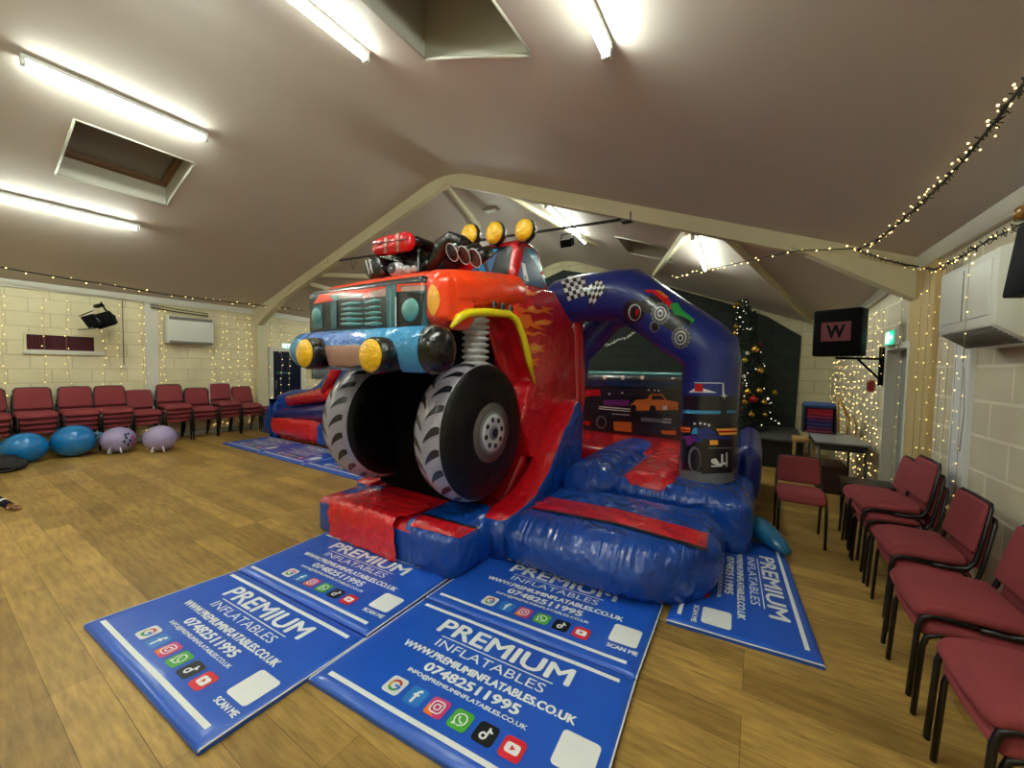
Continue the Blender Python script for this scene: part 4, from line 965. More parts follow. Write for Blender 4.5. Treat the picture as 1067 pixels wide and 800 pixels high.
RS = [(1.98, 2, 'nearest stack, cut by the photo corner'), (2.63, 2, 'second nearest stack along the right wall'), (3.33, 2, 'middle stack along the right wall'), (3.97, 3, 'fourth stack along the right wall by the white board'), (4.42, 2, 'furthest stack along the right wall')]
for Y, n, d in RS:
    for k in range(n):
        o_c = chair((.905 if Y > 3 else .865)-.022*k, Y, -PI/2+random.uniform(-.03, .03), .082*k, 'maroon padded chair, %s of the %s' % (lv[n][k], d), 'chairs stacked along the right wall', 'R'); o_c.scale = (1, 1 if Y > 3 else 1.12, 1)
chair(.385, 4.46, 0.02, 0, 'single maroon chair standing alone facing the camera right of the inflatable', 'single chair', 'S')
# maroon stool beside the far stacks
b = B(); p = onZ(281, 449); b.puff(p.x-.5, p.x-.1, p.y-.05, p.y+.35, .34, .52, .04, fabR, .01, n=4)
t = empty('padded_stool', (p.x-.3, p.y+.15, 0), label='maroon upholstered stool half hidden behind the small inflatable', cat='stool'); b.build_w('seat', t)
for sx in (-.15, .15):
    for sy_ in (-.15, .15): b = B(); b.tube([(sx, sy_, 0), (sx, sy_, .36)], .015, blk, 8); b.build('leg', t)

# ================================================================== HOPPERS
def hopper(px_, py_, r, m, label, hdl, hm, dots=False):
    c = onZ(px_, py_, r); t = empty('space_hopper', (c.x, c.y, 0), label=label, cat='space hopper', group='bouncy hoppers in front of the stacked chairs')
    b = B(); b.ball((0, 0, r), r, m, 36, 22, (1.03, 1.03, 1.0)); b.build('ball', t)
    H = Vector(hdl).normalized(); U = H.cross(Vector((0, 0, 1))).normalized()
    for s in (-1, 1):
        b = B(); base = Vector((0, 0, r))+ (H+U*s*.28).normalized()*r*1.0; O = (H+U*s*.28).normalized(); W = O.cross(U).normalized()
        pts = [base+W*.04*math.cos(a)-W*0+O*(.075*math.sin(a)) for a in [PI*k/10 for k in range(11)]]
        b.tube(pts, .011, hm, 8); b.build('handle', t)
    if dots:
        b = B(); b.ball(c, r, m, 48, 32, (1.03, 1.03, 1.0)); nf0 = len(b.bm.faces)
        dcs = [(ell(px_+x_, py_+y_, 1.5, 1.6, 8), mat('dot_%d' % (k_ % 3), ['#3b2f7a', '#c0405f', '#1c2430'][k_ % 3], .4)) for k_, (x_, y_) in enumerate([(10, -6), (14, -3), (8, -2), (12, 1), (17, 0), (6, 2), (10, 5), (15, 4), (7, -5)])]
        b.decal(dcs, off=.002); b.bm.faces.ensure_lookup_table(); bmesh.ops.delete(b.bm, geom=b.bm.faces[:nf0], context='FACES'); b.build_w('face_print', t, label='small dark and pink printed marks')
    if False:
        b = B()
        for k, (dx, dy) in enumerate([(0, 0), (-.05, .04), (.05, .03), (.03, -.05), (-.04, -.05), (.0, .09), (.09, -.01)]):
            n_ = (Vector((CAM.x-c.x, CAM.y-c.y, 1.0)).normalized()+Vector((.45+dx*2, .55, dy*3))).normalized()
            b.lathe([(0, .018), (.003, .012)], Vector((0, 0, r))+n_*r*1.02, n_, mat('dot_%d' % (k % 3), ['#3b2f7a', '#c0405f', '#1c2430'][k % 3], .4), 8)
        b.build('face_print', t, label='small dark and pink printed marks')
hb = mat('hopper_blue', '#0f74b8', .22, coat=.3); hl = mat('hopper_lilac', '#a79ac8', .25, coat=.3); hw = mat('hopper_handle_white', '#e2dfe8', .4)
hopper(26, 466.5, .225, hb, 'blue space hopper nearest the left edge of the photo', (-.3, -1, .25), hb)
hopper(77, 459, .25, hb, 'larger blue space hopper second from the left', (.3, 1, .25), mat('handle_pale_blue', '#5f93b4', .4))
hopper(123.5, 458, .215, hl, 'lilac space hopper with small printed marks', (.75, -.35, -.75), hw, True)
hopper(167, 456.5, .22, hl, 'plain lilac space hopper furthest right', (.75, -.35, -.78), hw)
# bag and hand at the left edge
p = onZ(1, 492, .0); t = empty('bag', (p.x, p.y, 0), label='dark bag with a pink patch on the floor at the left edge', cat='bag')
b = B(); b.puff(-.45, .06, -.35, .2, .0, .15, .07, mat('bag_black', '#1a1617', .7, bump=(8, .8), bdist=.02), .04, n=6, wr=.02); b.build('body', t)
b = B(); b.puff(-.1, .09, -.15, .0, .04, .1, .03, mat('bag_pink', '#c2506a', .6), .02, n=4); b.build('patch', t, label='pink patch')
b = B(); b.tube([(-.1, .05, .13), (.05, .15, .08), (.12, .08, .03), (.1, -.1, .02)], .018, mat('bag_black', '#1a1617', .7), 8); b.build('strap', t)
hp0, hp1 = onZ(2, 524, .06), onZ(23, 531, .012); t = empty('person', (hp0.x, hp0.y, 0), label='person at the left edge, only a black sleeve and bare hand on the floor showing', cat='person')
skin = mat('skin', '#8a5a36', .55); slm = mat('sleeve_black', '#10121c', .8)
dv = (hp1-hp0); L_ = dv.length; dv.normalize(); sd = Vector((-dv.y, dv.x, 0)).normalized()
b = B(); W0 = hp0+dv*(L_*.38); 
b.tube([hp0-dv*.05, W0, W0+dv*.03, W0+dv*.075], [.022, .021, .03, .032], skin, 12, flat=.55)
K0 = W0+dv*.07
for k, (o_, l) in enumerate(((-.027, .058), (-.009, .068), (.009, .064), (.026, .050))):
    s_ = K0+sd*o_+Vector((0, 0, .004)); b.tube([s_-dv*.02, s_+dv*l*.5+Vector((0, 0, .004)), s_+dv*l*.85-Vector((0, 0, .004)), s_+dv*l-Vector((0, 0, .012))], [.009, .0085, .0075, .005], skin, 8)
s_ = W0+dv*.025+sd*-.028; b.tube([s_, s_+dv*.03-sd*.02, s_+dv*.055-sd*.024], [.011, .0095, .006], skin, 8)
sh = Vector((-6.52, .20, .40)); el = Vector((-6.50, .34, .20)); wr_ = W0
b.tube([sh, el, hp0-dv*.05, W0], [.04, .034, .026, .021], skin, 12)
oth = [Vector((-6.52, -.06, .40)), Vector((-6.44, -.12, .2)), Vector((-6.36, -.10, .04))]; b.tube(oth, [.04, .03, .022], skin, 12)
q_ = oth[2]; b.tube([q_, q_+Vector((.04, 0, -.02)), q_+Vector((.08, 0, -.02))], [.022, .03, .028], skin, 10, flat=.55)
for k in range(4): b.tube([q_+Vector((.07, -.024+.016*k, -.02)), q_+Vector((.13, -.03+.02*k, -.028))], [.009, .006], skin, 8)
b.tube([q_+Vector((.02, .02, -.02)), q_+Vector((.06, .05, -.028))], [.010, .007], skin, 8)
b.tube([(-7.02, .07, .40), (-6.85, .07, .43), (-6.62, .07, .43), (-6.50, .07, .43), (-6.42, .07, .47), (-6.37, .07, .51)], [.12, .115, .125, .10, .05, .045], skin, 16)
for s_y, hy in ((.15, .16), (-.01, -.03)): b.tube([(-7.02, s_y, .37), (-6.92, hy, .09), (-7.0, hy, .06), (-7.22, hy, .05), (-7.27, hy, .03)], [.08, .055, .05, .035, .03], skin, 12)
hd = Vector((-6.30, .07, .57)); b.ball(hd, .10, skin, 20, 14, (1.05, .85, 1.08)); b.ball(hd+Vector((.10, 0, -.01)), .018, skin, 8, 6)
for s_y in (-1, 1): b.ball(hd+Vector((-.005, s_y*.088, -.005)), .02, skin, 8, 6, (1, .4, 1.3))
for v in b.bm.verts: v.co.z = max(v.co.z, .004)
o = b.build_w('body', t); rm = o.modifiers.new('join', 'REMESH'); rm.mode = 'VOXEL'; rm.voxel_size = .0045; rm.use_smooth_shade = True
b = B(); b.tube([sh, el, hp0-dv*.1+Vector((0, 0, .02)), W0-dv*.01], [.065, .055, .042, .034], slm, 14); b.tube(oth[:2]+[oth[2]+Vector((-.01, 0, .03))], [.065, .05, .036], slm, 12)
b.tube([(-7.0, .07, .41), (-6.85, .07, .43), (-6.62, .07, .43), (-6.50, .07, .43), (-6.44, .07, .46)], [.135, .13, .14, .115, .065], slm, 18); b.build_w('top', t)
tr_ = mat('trousers_grey', '#2b2e36', .85); b = B(); b.tube([(-7.06, .07, .38), (-6.94, .07, .40)], [.13, .14], tr_, 16)
for s_y, hy in ((.15, .16), (-.01, -.03)): b.tube([(-7.02, s_y, .37), (-6.92, hy, .10), (-7.0, hy, .07), (-7.2, hy, .06)], [.095, .07, .062, .048], tr_, 12)
b.build_w('trousers', t)
b = B(); b.ball(hd+Vector((-.018, 0, .022)), .108, mat('hair_dark', '#2a1c14', .8), 18, 12, (1.0, .88, 1.02)); b.build_w('hair', t)
b = B()
for s_y in (-1, 1): b.ball(hd+Vector((.094, s_y*.034, .012)), .012, mat('eye_dark', '#1a1410', .3), 8, 6)
b.tube([hd+Vector((.097, -.025, -.05)), hd+Vector((.102, 0, -.054)), hd+Vector((.097, .025, -.05))], .005, mat('lip', '#8a4038', .5), 6); b.build_w('face', t)
b = B(); b.tube([hp0+dv*.0+Vector((0, 0, .012)), hp0+dv*.018+Vector((0, 0, .01))], [.040, .038], mwhite, 14); b.build_w('cuff', t, label='white band on the sleeve')

# ================================================================== HEATERS, SPEAKERS, SPOTS
hm_ = mat('heater_white', '#d9d9cf', .45); hg = mat('heater_grille_dark', '#6d6a60', .5); dk = mat('speaker_black', '#040405', .7, spec=.15)
a, c = onX(174, 327, -9.76), onX(223.5, 361, -9.76)
t = empty('wall_heater', (XL_, (a.y+c.y)/2, c.z), label='white wall-mounted heater high on the left wall under a pipe', cat='heater')
b = B(); b.bx(XL_, -9.76, a.y, c.y, 1.90, 2.44, hm_, .02); b.build_w('casing', t)
b = B(); b.bx(-9.85, -9.752, a.y+.03, c.y-.03, 2.37, 2.43, hg, .005); b.build_w('grille', t); b = B(); b.bx(-9.9, -9.755, a.y+.03, c.y-.03, 1.905, 1.95, hg, .005); b.build_w('grille', t)
t = empty('pipe', (XL_, 3.1, 2.55), label='brown pipe run above the white heater on the left wall', cat='pipe'); b = B(); q = [onX(157, 320, -9.9), onX(185, 325, -9.9), onX(217, 329.5, -9.9)]; b.tube(q, .014, mat('pipe_brown', '#4b3a26', .5), 8); b.tube([v+Vector((0, 0, .05)) for v in q], .01, mat('pipe_brown', '#4b3a26', .5), 8); b.build_w('run', t)
Xf = 1.0; y1_, y0_ = onX(981, 290, Xf).y, onX(1042, 250, Xf).y; zt, zm = 2.19, 1.81
t = empty('wall_heater', (1.27, y0_, 1.7), label='big white wall heater high on the right wall with a slanted grille below', cat='heater')
b = B(); b.prism([(xr(3.3)-.005, zt+.10), (Xf, zt), (Xf, zm), (Xf+.13, 1.715), (xr(3.3)-.005, 1.715)], y0_, y1_, hm_, 'y', .006, 1); b.build_w('casing', t)
b = B(); b.bx(Xf-.006, Xf+.01, y0_+.05, y1_-.04, zm+.05, zt-.04, hm_, .004); b.bx(Xf-.009, Xf, (y0_+y1_)/2-.003, (y0_+y1_)/2+.003, zm+.05, zt-.04, hg); b.build_w('door_panel', t)
b = B(); nsl = 7
for k in range(nsl):
    u = (k+.7)/(nsl+.4); x = lerp(Xf, Xf+.13, u); z = lerp(zm, 1.715, u); b.box((x-.003, (y0_+y1_)/2, z-.004), (.012, (y1_-y0_)*.86, .006), hg, Matrix.Rotation(math.radians(36), 3, 'Y'))
for k in range(18): y = lerp(y0_+.07, y1_-.07, k/17); b.tube([(Xf+.01-.004, y, zm-.012-.006), (Xf+.12-.004, y, 1.722-.006)], .003, hg, 4)
b.build_w('grille', t, label='slatted outlet grille')
# black speaker at the right edge
P1, P2 = onY(1056, 237, 2.45), onY(1043, 311, 2.45)
t = empty('speaker', (P2.x+.14, 2.35, P2.z), label='black speaker cut off by the right edge, in front of the white heater', cat='speaker')
b = B(); b.prism([(P1.x+.01, P1.z), (P2.x, P2.z), (P2.x+.06, P2.z-.004), (P2.x+.09, P2.z+.02), (1.2, P2.z+.05), (1.2, P1.z+.03)], 2.1, 2.45, dk, 'y', .006, 1); b.build_w('cabinet', t)
b = B(); q = onY(1064, 231, 2.4); b.lathe([(0, .02), (.045, .02), (.055, .012)], (q.x, q.y, P1.z+.012), (0, 0, 1), mat('amber_glass', '#7a5014', .2), 14); b.build('amber_lamp', None, label='small amber lamp on top of the black speaker at the right edge', cat='lamp')
# W speaker on its bracket
ct = Vector((.775, 5.62, 0)); zt, zb = onY(870, 322, 5.5).z, onY(870, 371, 5.5).z
t = empty('speaker', (ct.x, ct.y, zb), math.radians(-24), label='black speaker with a dark red W badge on a bracket beside the right door', cat='speaker')
w2, h2 = .215, (zt-zb)
b = B(); b.bx(-w2, w2, -.15, .06, 0, h2, dk, .02); b.build('cabinet', t)
b = B(); b.bx(-w2+.02, w2-.02, -.156, -.15, .02, h2-.02, mat('speaker_cloth', '#09090b', .9, spec=.1, bump=(90, .4), bdist=.002), .004); b.build('grille_cloth', t)
b = B(); b.bx(-.13, .13, -.162, -.155, h2*.32, h2*.72, mat('badge_red', '#6e2430', .6)); tv, tf = text_mesh('W', .04); b.faces([(lerp(-.085, .085, x), -.164, lerp(h2*.38, h2*.66, y)) for x, y in tv], tf, dk, False); b.build('badge', t, label='dark red square with a black W')
t = empty('speaker_bracket', (1.2, 5.9, zb), label='black angled wall bracket under the speaker with the red badge', cat='bracket')
b = B(); b.tube([(.75, 5.65, zb-.015), (xr(6)-.02, 6.0, zb-.015)], .014, dk, 8); b.tube([(.95, 5.76, zb-.02), (xr(6)-.02, 6.0, zb-.26)], .012, dk, 8); b.bx(xr(6)-.04, xr(6), 5.98, 6.03, zb-.32, zb+.12, dk); b.build_w('arm', t)
# stage lamp on the left wall
t = empty('stage_light', (-9.7, 1.9, 2.5), label='black stage spotlight with flaps hanging on the left wall beside the strip window', cat='stage light')
q = onX(106, 333, -9.5)
b = B(); R_ = Matrix.Rotation(math.radians(28), 3, 'X') @ Matrix.Rotation(math.radians(-20), 3, 'Z'); b.box(q+Vector((0, .03, 0)), (.24, .26, .24), dk, R_, .03); b.lathe([(0, .11), (.06, .12), (.07, .10)], q+Vector((.08, -.08, -.03)), (.75, -.45, -.2), dk, 20); b.build_w('housing', t)
b = B(); c0 = q+Vector((.04, -.14, -.05))
for (dx, dz__) in ((0, .13), (0, -.13)): b.box(c0+Vector((.02, -.05, dz__)), (.22, .17, .008), dk, Matrix.Rotation(math.radians(35 if dz__ > 0 else 10), 3, 'X'))
b.box(c0+Vector((.12, -.02, 0)), (.008, .16, .2), dk, R_); b.build_w('barn_door', t)
b = B(); b.tube([q+Vector((-.02, .0, .3)), q+Vector((0, .05, .17)), q+Vector((0, .16, .08)), q+Vector((0, .17, -.02))], .014, dk, 8); b.bx(q.x-.35, q.x+.03, q.y-.03, q.y+.03, q.z+.22, q.z+.27, dk, .005); b.build_w('yoke', t)
b = B(); b.lathe([(.075, .07), (.085, .06)], q+Vector((.08, -.08, -.03)), (.75, -.45, -.2), mat('lens_glass', '#5b646c', .1), 18); b.build_w('lens', t)
# lighting bar across the frame with a small lamp
t = empty('lighting_bar', onF(500, 250), label='thin metal lighting bar slung between the two roof rafters behind the truck cab', cat='lighting bar')
pm = mat('bar_metal', '#4c4a46', .4, .6); A_, C_ = onF(343, 273), onF(653, 228); b = B(); b.tube([A_, C_], .02, pm, 8); b.build_w('bar', t)
b = B(); b.bx(C_.x-.06, C_.x+.08, C_.y-.05, C_.y+.05, C_.z-.05, C_.z+.07, pm, .01); b.bx(A_.x-.06, A_.x+.05, A_.y-.05, A_.y+.05, A_.z-.05, A_.z+.06, pm, .01); b.build_w('clamp', t)
b = B(); b.tube([onF(365, 270), onF(368, 280), onF(372, 272)], .006, pm, 6); b.build_w('cable', t)
q = onF(591, 253); t = empty('stage_light', q, label='small black floodlight hanging from the lighting bar beside the blue arch', cat='stage light')
b = B(); b.box(q, (.16, .12, .1), dk, Matrix.Rotation(math.radians(25), 3, 'X'), .01); b.build_w('housing', t); b = B(); b.tube([q+Vector((-.09, 0, -.01)), q+Vector((-.09, 0, .12)), q+Vector((.09, 0, .12)), q+Vector((.09, 0, -.01))], .007, dk, 6); b.build_w('yoke', t)
# exit signs
em = mat('exit_green', '#12b48a', .4, emit=1.1); ew = mat('exit_white', '#d8fff2', .4, emit=1.3)
q = onX(930, 352, 1.19)
t = empty('exit_sign', (1.2, q.y, q.z), label='green lit exit sign over the grey door on the right wall', cat='exit sign')
b = B(); b.bx(-.03, .03, -.17, .17, -.085, .085, hm_, .008); b.build('case', t)
b = B(); b.bx(-.036, -.028, -.155, .155, -.07, .07, em); b.build('panel', t)
b = B(); b.bx(-.040, -.036, .04, .12, -.055, .055, ew); b.bx(-.040, -.036, -.12, -.04, -.012, .012, ew); b.faces([(-.04, -.13, 0), (-.04, -.09, .04), (-.04, -.09, -.04)], [(0, 1, 2)], ew, False)
b.ball((-.04, .0, .045), .014, ew, 8, 6); b.tube([(-.04, .0, .03), (-.04, .01, -.01), (-.04, .03, -.05)], .009, ew, 6); b.tube([(-.04, .01, -.01), (-.04, -.02, -.05)], .008, ew, 6); b.tube([(-.04, .02, .03), (-.04, -.03, .01)], .007, ew, 6); b.build('pictogram', t, label='white running figure and arrow')
q = onX(306, 362, XL_+.03)
t = empty('exit_sign', (XL_, q.y, q.z), label='green lit exit sign over the dark blue door on the left wall', cat='exit sign')
b = B(); b.bx(0, .03, -.3, .3, -.09, .09, hm_, .006); b.build('case', t); b = B(); b.bx(.03, .036, -.02, .28, -.08, .08, em); b.build('panel', t); b = B(); b.bx(.03, .038, -.28, -.04, -.08, .08, ew); b.bx(.037, .041, .06, .12, -.05, .05, ew); b.build('pictogram', t, label='white lit part of the sign'); b = B(); b.ball((.04, -.16, .04), .02, em, 8, 6); b.tube([(.04, -.16, .02), (.04, -.14, -.06)], .012, em, 6); b.tube([(.04, -.16, .0), (.04, -.2, -.06)], .012, em, 6); b.build('figure', t, label='green running figure')
# fire call points
for (q, x0, x1, l) in ((onX(907, 402, 1.18), 1.16, 1.2, 'red fire alarm call point beside the grey door'), (onX(276, 385, XL_+.02), XL_, XL_+.05, 'red fire alarm call point beside the dark blue door')):
    t = empty('fire_call_point', (x0, q.y, q.z), label=l, cat='fire alarm button'); s_ = .07 if x0 > 0 else .09; b = B(); b.bx(x0-.0, x1, q.y-s_, q.y+s_, q.z-s_, q.z+s_, mat('alarm_red', '#8e1a1a', .4), .008); b.build_w('box', t); b = B(); xs = x0-.003 if x0 > 0 else x1+.003; b.bx(xs-.002, xs+.002, q.y-s_*.5, q.y+s_*.5, q.z-s_*.5, q.z+s_*.5, mat('alarm_glass', '#5a1212', .2)); b.build_w('button', t)
b = B(); q = onX(338, 389, XL_+.02); b.bx(XL_, XL_+.06, q.y-.35, q.y+.35, q.z-.13, q.z+.13, mat('box_grey', '#5d6469', .5), .01); b.build('wall_box', None, label='small grey box on the left wall below the truck bumper', cat='box')
b = B(); q = onP(512, 216, 6.08-.04, .33, CF, YF); b.bx(q.x-.16, q.x+.16, q.y-.08, q.y+.08, q.z-.06, q.z+.03, mat('box_grey2', '#a9a59c', .5), .01); b.bx(q.x-.1, q.x+.1, q.y-.05, q.y+.05, q.z-.07, q.z-.06, hm_); b.build('ceiling_box', None, label='small grey box fixed to the far left roof slope', cat='box')
# cable conduits
b = B(); q = onX(127.5, 318, XL_+.015); b.tube([(XL_+.015, q.y, 2.65), (XL_+.015, q.y, onX(129, 381, XL_).z)], .006, mat('cable_dark', '#3a382e', .5), 6); b.build('cable', None, label='thin vertical cable dropping from the cornice beside the stage spotlight', cat='cable')
b = B(); q = onX(128, 381, XL_); b.bx(XL_, XL_+.03, q.y-.06, q.y+.06, q.z-.03, q.z+.01, trimw, .004); b.build('socket', None, label='small white socket at the foot of the thin cable', cat='socket')
b = B(); q = [onX(1003, 382, 1.22), onX(1005, 384, 1.22), onX(1005, 430, 1.22), onX(1000, 470, 1.22)]; b.tube(q, .006, mat('cable_pale', '#a9a79c', .5), 6); b.build('cable', None, label='pale cable running down the white board on the right wall', cat='cable')

# ================================================================== TABLE CORNER
tm = mat('table_top_grey', '#8f9092', .4); tl = mat('table_leg_metal', '#5a5853', .4, .5); wd = mat('light_wood', '#b8924e', .5, vary=.1)
t = empty('folding_table', (.88, 6.4, 0), label='grey-topped folding table against the right wall near the stage', cat='table')
b = B(); b.bx(-.25, .26, -.53, .53, .70, .725, tm, .006); b.build('tabletop', t); b = B(); b.bx(-.22, .23, -.49, .49, .62, .70, mat('apron_dark', '#2b2826', .6)); b.build('apron', t)
for sx in (-.21, .22):
    for sy_ in (-.48, .48): b = B(); b.tube([(sx, sy_, 0), (sx, sy_, .66)], .014, tl, 8); b.build('leg', t)
cn = ['#c22038', '#b01f3a', '#8c2250', '#4d2a6e', '#2d2f7c', '#5a2a66', '#7a2440']
q = onY(851, 449, 6.75)
for k in range(7):
    b = B(); z0 = .727+.048*k; b.puff(q.x-.13, q.x+.15, 6.6, 6.86, z0, z0+.044, .018, mat('pad_%d' % k, cn[6-k], .6), .004, n=3); b.build('cushion', None, label='thin %s cushion, %s in the pile on the grey table' % (['red', 'red', 'crimson', 'purple', 'blue', 'purple', 'plum'][6-k], ['lowest', 'second from the bottom', 'third from the bottom', 'middle', 'third from the top', 'second from the top', 'uppermost red'][k]), cat='cushion', group='cushions piled on the grey table')
b = B(); b.puff(q.x-.16, q.x+.19, 6.57, 6.89, 1.066, 1.13, .028, mat('cover_blue', '#2a4a86', .6), .01, n=4)
for x in (q.x-.155, q.x+.18): b.bx(x-.012, x+.012, 6.6, 6.86, .727, 1.09, mat('cover_navy', '#131c38', .7), .005)
b.build('cover', None, label='blue cover draped over the cushion pile on the grey table', cat='cover')
t = empty('wooden_rack', (1.0, 6.45, .725), label='small light wood A-shaped frame standing on the grey table', cat='wooden frame')
def Zt(x, y, Y): return onY(x, y, Y)
b = B(); b.tube([Zt(872.5, 412, 6.5), Zt(874, 450, 6.5)], .016, wd, 6); b.build_w('post', t); b = B(); b.tube([Zt(873, 413, 6.5), Zt(885, 437, 6.45)], .018, wd, 6); b.build_w('rail', t); b = B(); b.tube([Zt(884, 437, 6.35), Zt(883, 453, 6.35)], .02, wd, 6); b.build_w('post', t); b = B(); b.tube([Zt(888, 432, 6.3), Zt(892, 442, 6.3), Zt(892, 455, 6.3)], .012, wd, 6); b.build_w('post', t)
t = empty('wooden_bench', (.5, 6.9, 0), label='light wood bench frame between the stage and the grey table', cat='bench')
p0, p1 = onY(826, 455, 6.9), onY(845, 458, 6.9)
b = B(); b.bx(p0.x, p1.x+.05, 6.8, 7.1, p0.z-.05, p0.z, wd, .004); b.build_w('top', t)
for x in (p0.x+.02, p1.x+.03): b = B(); b.bx(x-.02, x+.02, 6.82, 6.86, 0, p0.z-.04, wd, .003); b.build_w('leg', t)
b = B(); b.bx(p0.x, p1.x+.05, 6.83, 6.86, .28, .32, wd, .003); b.build_w('rail', t)
b = B(); b.bx(.72, 1.0, 6.3, 6.8, 0, .34, mat('box_brown', '#3a2118', .7), .01); b.bx(.71, 1.01, 6.28, 6.82, .34, .36, mat('box_brown2', '#4a2c20', .7), .004); b.build('storage_box', None, label='dark brown storage box on the floor under the grey table', cat='box')
t = empty('side_table', (.97, 5.1, 0), label='low black table behind the furthest chairs by the right wall', cat='table'); b = B(); b.bx(-.2, .2, -.16, .16, .44, .47, blk, .006); b.build('tabletop', t)
for sx in (-.17, .17):
    for sy_ in (-.13, .13): b = B(); b.tube([(sx, sy_, 0), (sx, sy_, .45)], .012, blk, 8); b.build('leg', t)

# ================================================================== CHRISTMAS TREE
TB = onY(781, 447, 8.35); TB.z = SZ; th = onY(769, 311, 8.35).z-SZ
t = empty('christmas_tree', TB, label='tall dark green christmas tree with gold baubles on the stage right of the blue arch', cat='christmas tree')
g1 = mat('fir_green', '#18311c', .7); g2 = mat('fir_green_light', '#27452a', .7)
b = B(); rnd = random.Random(3); lean = -.2
def tr(z): return .04+.40*(1-z/th)**.85*(.9+.12*math.sin(z*23))
vs = []; 
for i in range(5200):
    z = th*rnd.random()**1.35; a = rnd.uniform(0, 2*PI); rr_ = tr(z)*(rnd.random()**.35)
    p = Vector((rr_*math.cos(a)+lean*z/th, rr_*math.sin(a), .12+z*.94)); d = Vector((math.cos(a+rnd.uniform(-.6, .6)), math.sin(a+rnd.uniform(-.6, .6)), rnd.uniform(-.5, .35))).normalized(); l = rnd.uniform(.05, .10); s_ = d.cross(Vector((rnd.random(), rnd.random(), 1))).normalized()*.008
    b.faces([p-s_, p+s_, p+d*l+s_*.3, p+d*l-s_*.3], [(0, 1, 2, 3)], g1 if i % 3 else g2, False)
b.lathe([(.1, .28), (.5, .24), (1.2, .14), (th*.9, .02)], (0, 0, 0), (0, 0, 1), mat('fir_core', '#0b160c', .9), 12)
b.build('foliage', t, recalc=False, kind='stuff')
b = B(); b.tube([(0, 0, 0), (0, 0, .2)], .035, mat('trunk', '#3a2a1c', .8), 8); b.build('trunk', t)
b = B(); b.lathe([(0, .16), (.03, .15), (.06, .05)], (0, 0, 0), (0, 0, 1), blk, 16); b.build('stand', t)
bw = mat('fairy_white', '#fff2d8', .4, emit=BULB_E*.5)
bulbm = B(); bmesh.ops.create_icosphere(bulbm.bm, subdivisions=1, radius=.0085); bulbm.mi(bw); tb0 = bulbm.build('bulb', t)
first = True
for i in range(96):
    z = th*rnd.random()**1.2; a = rnd.uniform(0, 2*PI); rr_ = tr(z)*1.05; o = tb0 if first else tb0.copy()
    if not first: COL.objects.link(o); o.parent = t
    first = False; o.location = (rr_*math.cos(a)+lean*z/th, rr_*math.sin(a), .12+z*.94)
gold = mat('bauble_gold', '#c99a3c', .22, .75); redb = mat('bauble_red', '#a51d1d', .25, .4); whb = mat('bauble_white', '#d9d4c4', .3, .3)
BL = [(766, 347, 5, 'g'), (787, 364, 7, 'g'), (792, 386, 6.5, 'g'), (776, 375, 5, 'y'), (779, 368, 4, 'w'), (775, 392, 4, 'w'), (779, 408, 6, 'g'), (791, 407, 5.5, 'g'), (785, 416, 8, 'r'), (807, 409, 5, 'g'), (776, 419, 5.5, 'g'), (796, 419, 5, 'g'), (783, 432, 5.5, 'g'), (797, 432, 4.5, 'g'), (767, 340, 4.5, 'g'), (772, 403, 4.5, 'r'), (770, 427, 4, 'r'), (793, 359, 3, 'r')]
ml = {'g': gold, 'r': redb, 'w': whb, 'y': mat('bauble_yellow', '#c9b02a', .3, .4)}; nm = {'g': 'gold', 'r': 'red', 'w': 'white', 'y': 'yellow'}
for i, (x, y, s_, k) in enumerate(BL):
    q0 = onY(x, y, 8.35); zz = q0.z-SZ-.12; r0_ = tr(max(0, zz)); dx_ = q0.x-TB.x-lean*zz/th; dy_ = math.sqrt(max(.003, r0_*r0_-dx_*dx_)) if abs(dx_) < r0_ else .02
    q = onY(x, y, 8.35-dy_-.02); r_b = s_/403*6.9/2*1.05
    b = B(); b.ball(q, r_b, ml[k], 14, 10); b.lathe([(r_b*.95, r_b*.25), (r_b*1.2, r_b*.2)], q, (0, 0, 1), gold, 8)
    big = 'large' if s_ > 6 else ('small' if s_ < 5 else 'middling')
    b.build('bauble', None, label='%s %s bauble on the christmas tree, %s' % (big, nm[k], ['just below the top left', 'on the right above the middle', 'right of the middle', 'left above the middle', 'near the centre line above the middle', 'left at mid height', 'left below the middle', 'below the middle just above the red one', 'the big red one in the lower half', 'furthest right on a branch tip', 'lower left', 'lower right of the big red one', 'low near the bottom left', 'low near the bottom right', 'highest on the left', 'at the left edge below the middle', 'at the left edge near the bottom', 'at the right edge in the upper half'][i]), cat='bauble', group='baubles on the christmas tree')
b = B(); q = onY(768, 318, 8.2)
for k in range(5): b.ball(q+Vector((.05*math.cos(k*1.3), .02*math.sin(k), .035*math.sin(k*1.7))), .028, gold, 10, 8)
b.build('tree_topper', None, label='gold cluster topper at the very top of the christmas tree', cat='tree topper')
# star garland on the dark backdrop
b = B(); pth = [(613, 349), (618, 353), (625, 356), (632, 360), (639, 357), (644, 354), (650, 353), (656, 349), (661, 347)]; sm = mat('tinsel_silver', '#d8dcd8', .3, .6)
P = [onY(x, y, YB-.06) for x, y in pth]; b.tube(P, .004, sm, 5)
for k in range(46):
    u = k/45*(len(P)-1); i = min(int(u), len(P)-2); p = P[i].lerp(P[i+1], u-i)+Vector((rnd.uniform(-.02, .02), -.01, rnd.uniform(-.03, .03))); b.box(p, (.035, .004, .02), sm, Matrix.Rotation(rnd.uniform(0, 3), 3, 'Y'))
b.build('tinsel_garland', None, label='silver tinsel garland hanging on the dark stage wall seen through the arch', cat='garland')

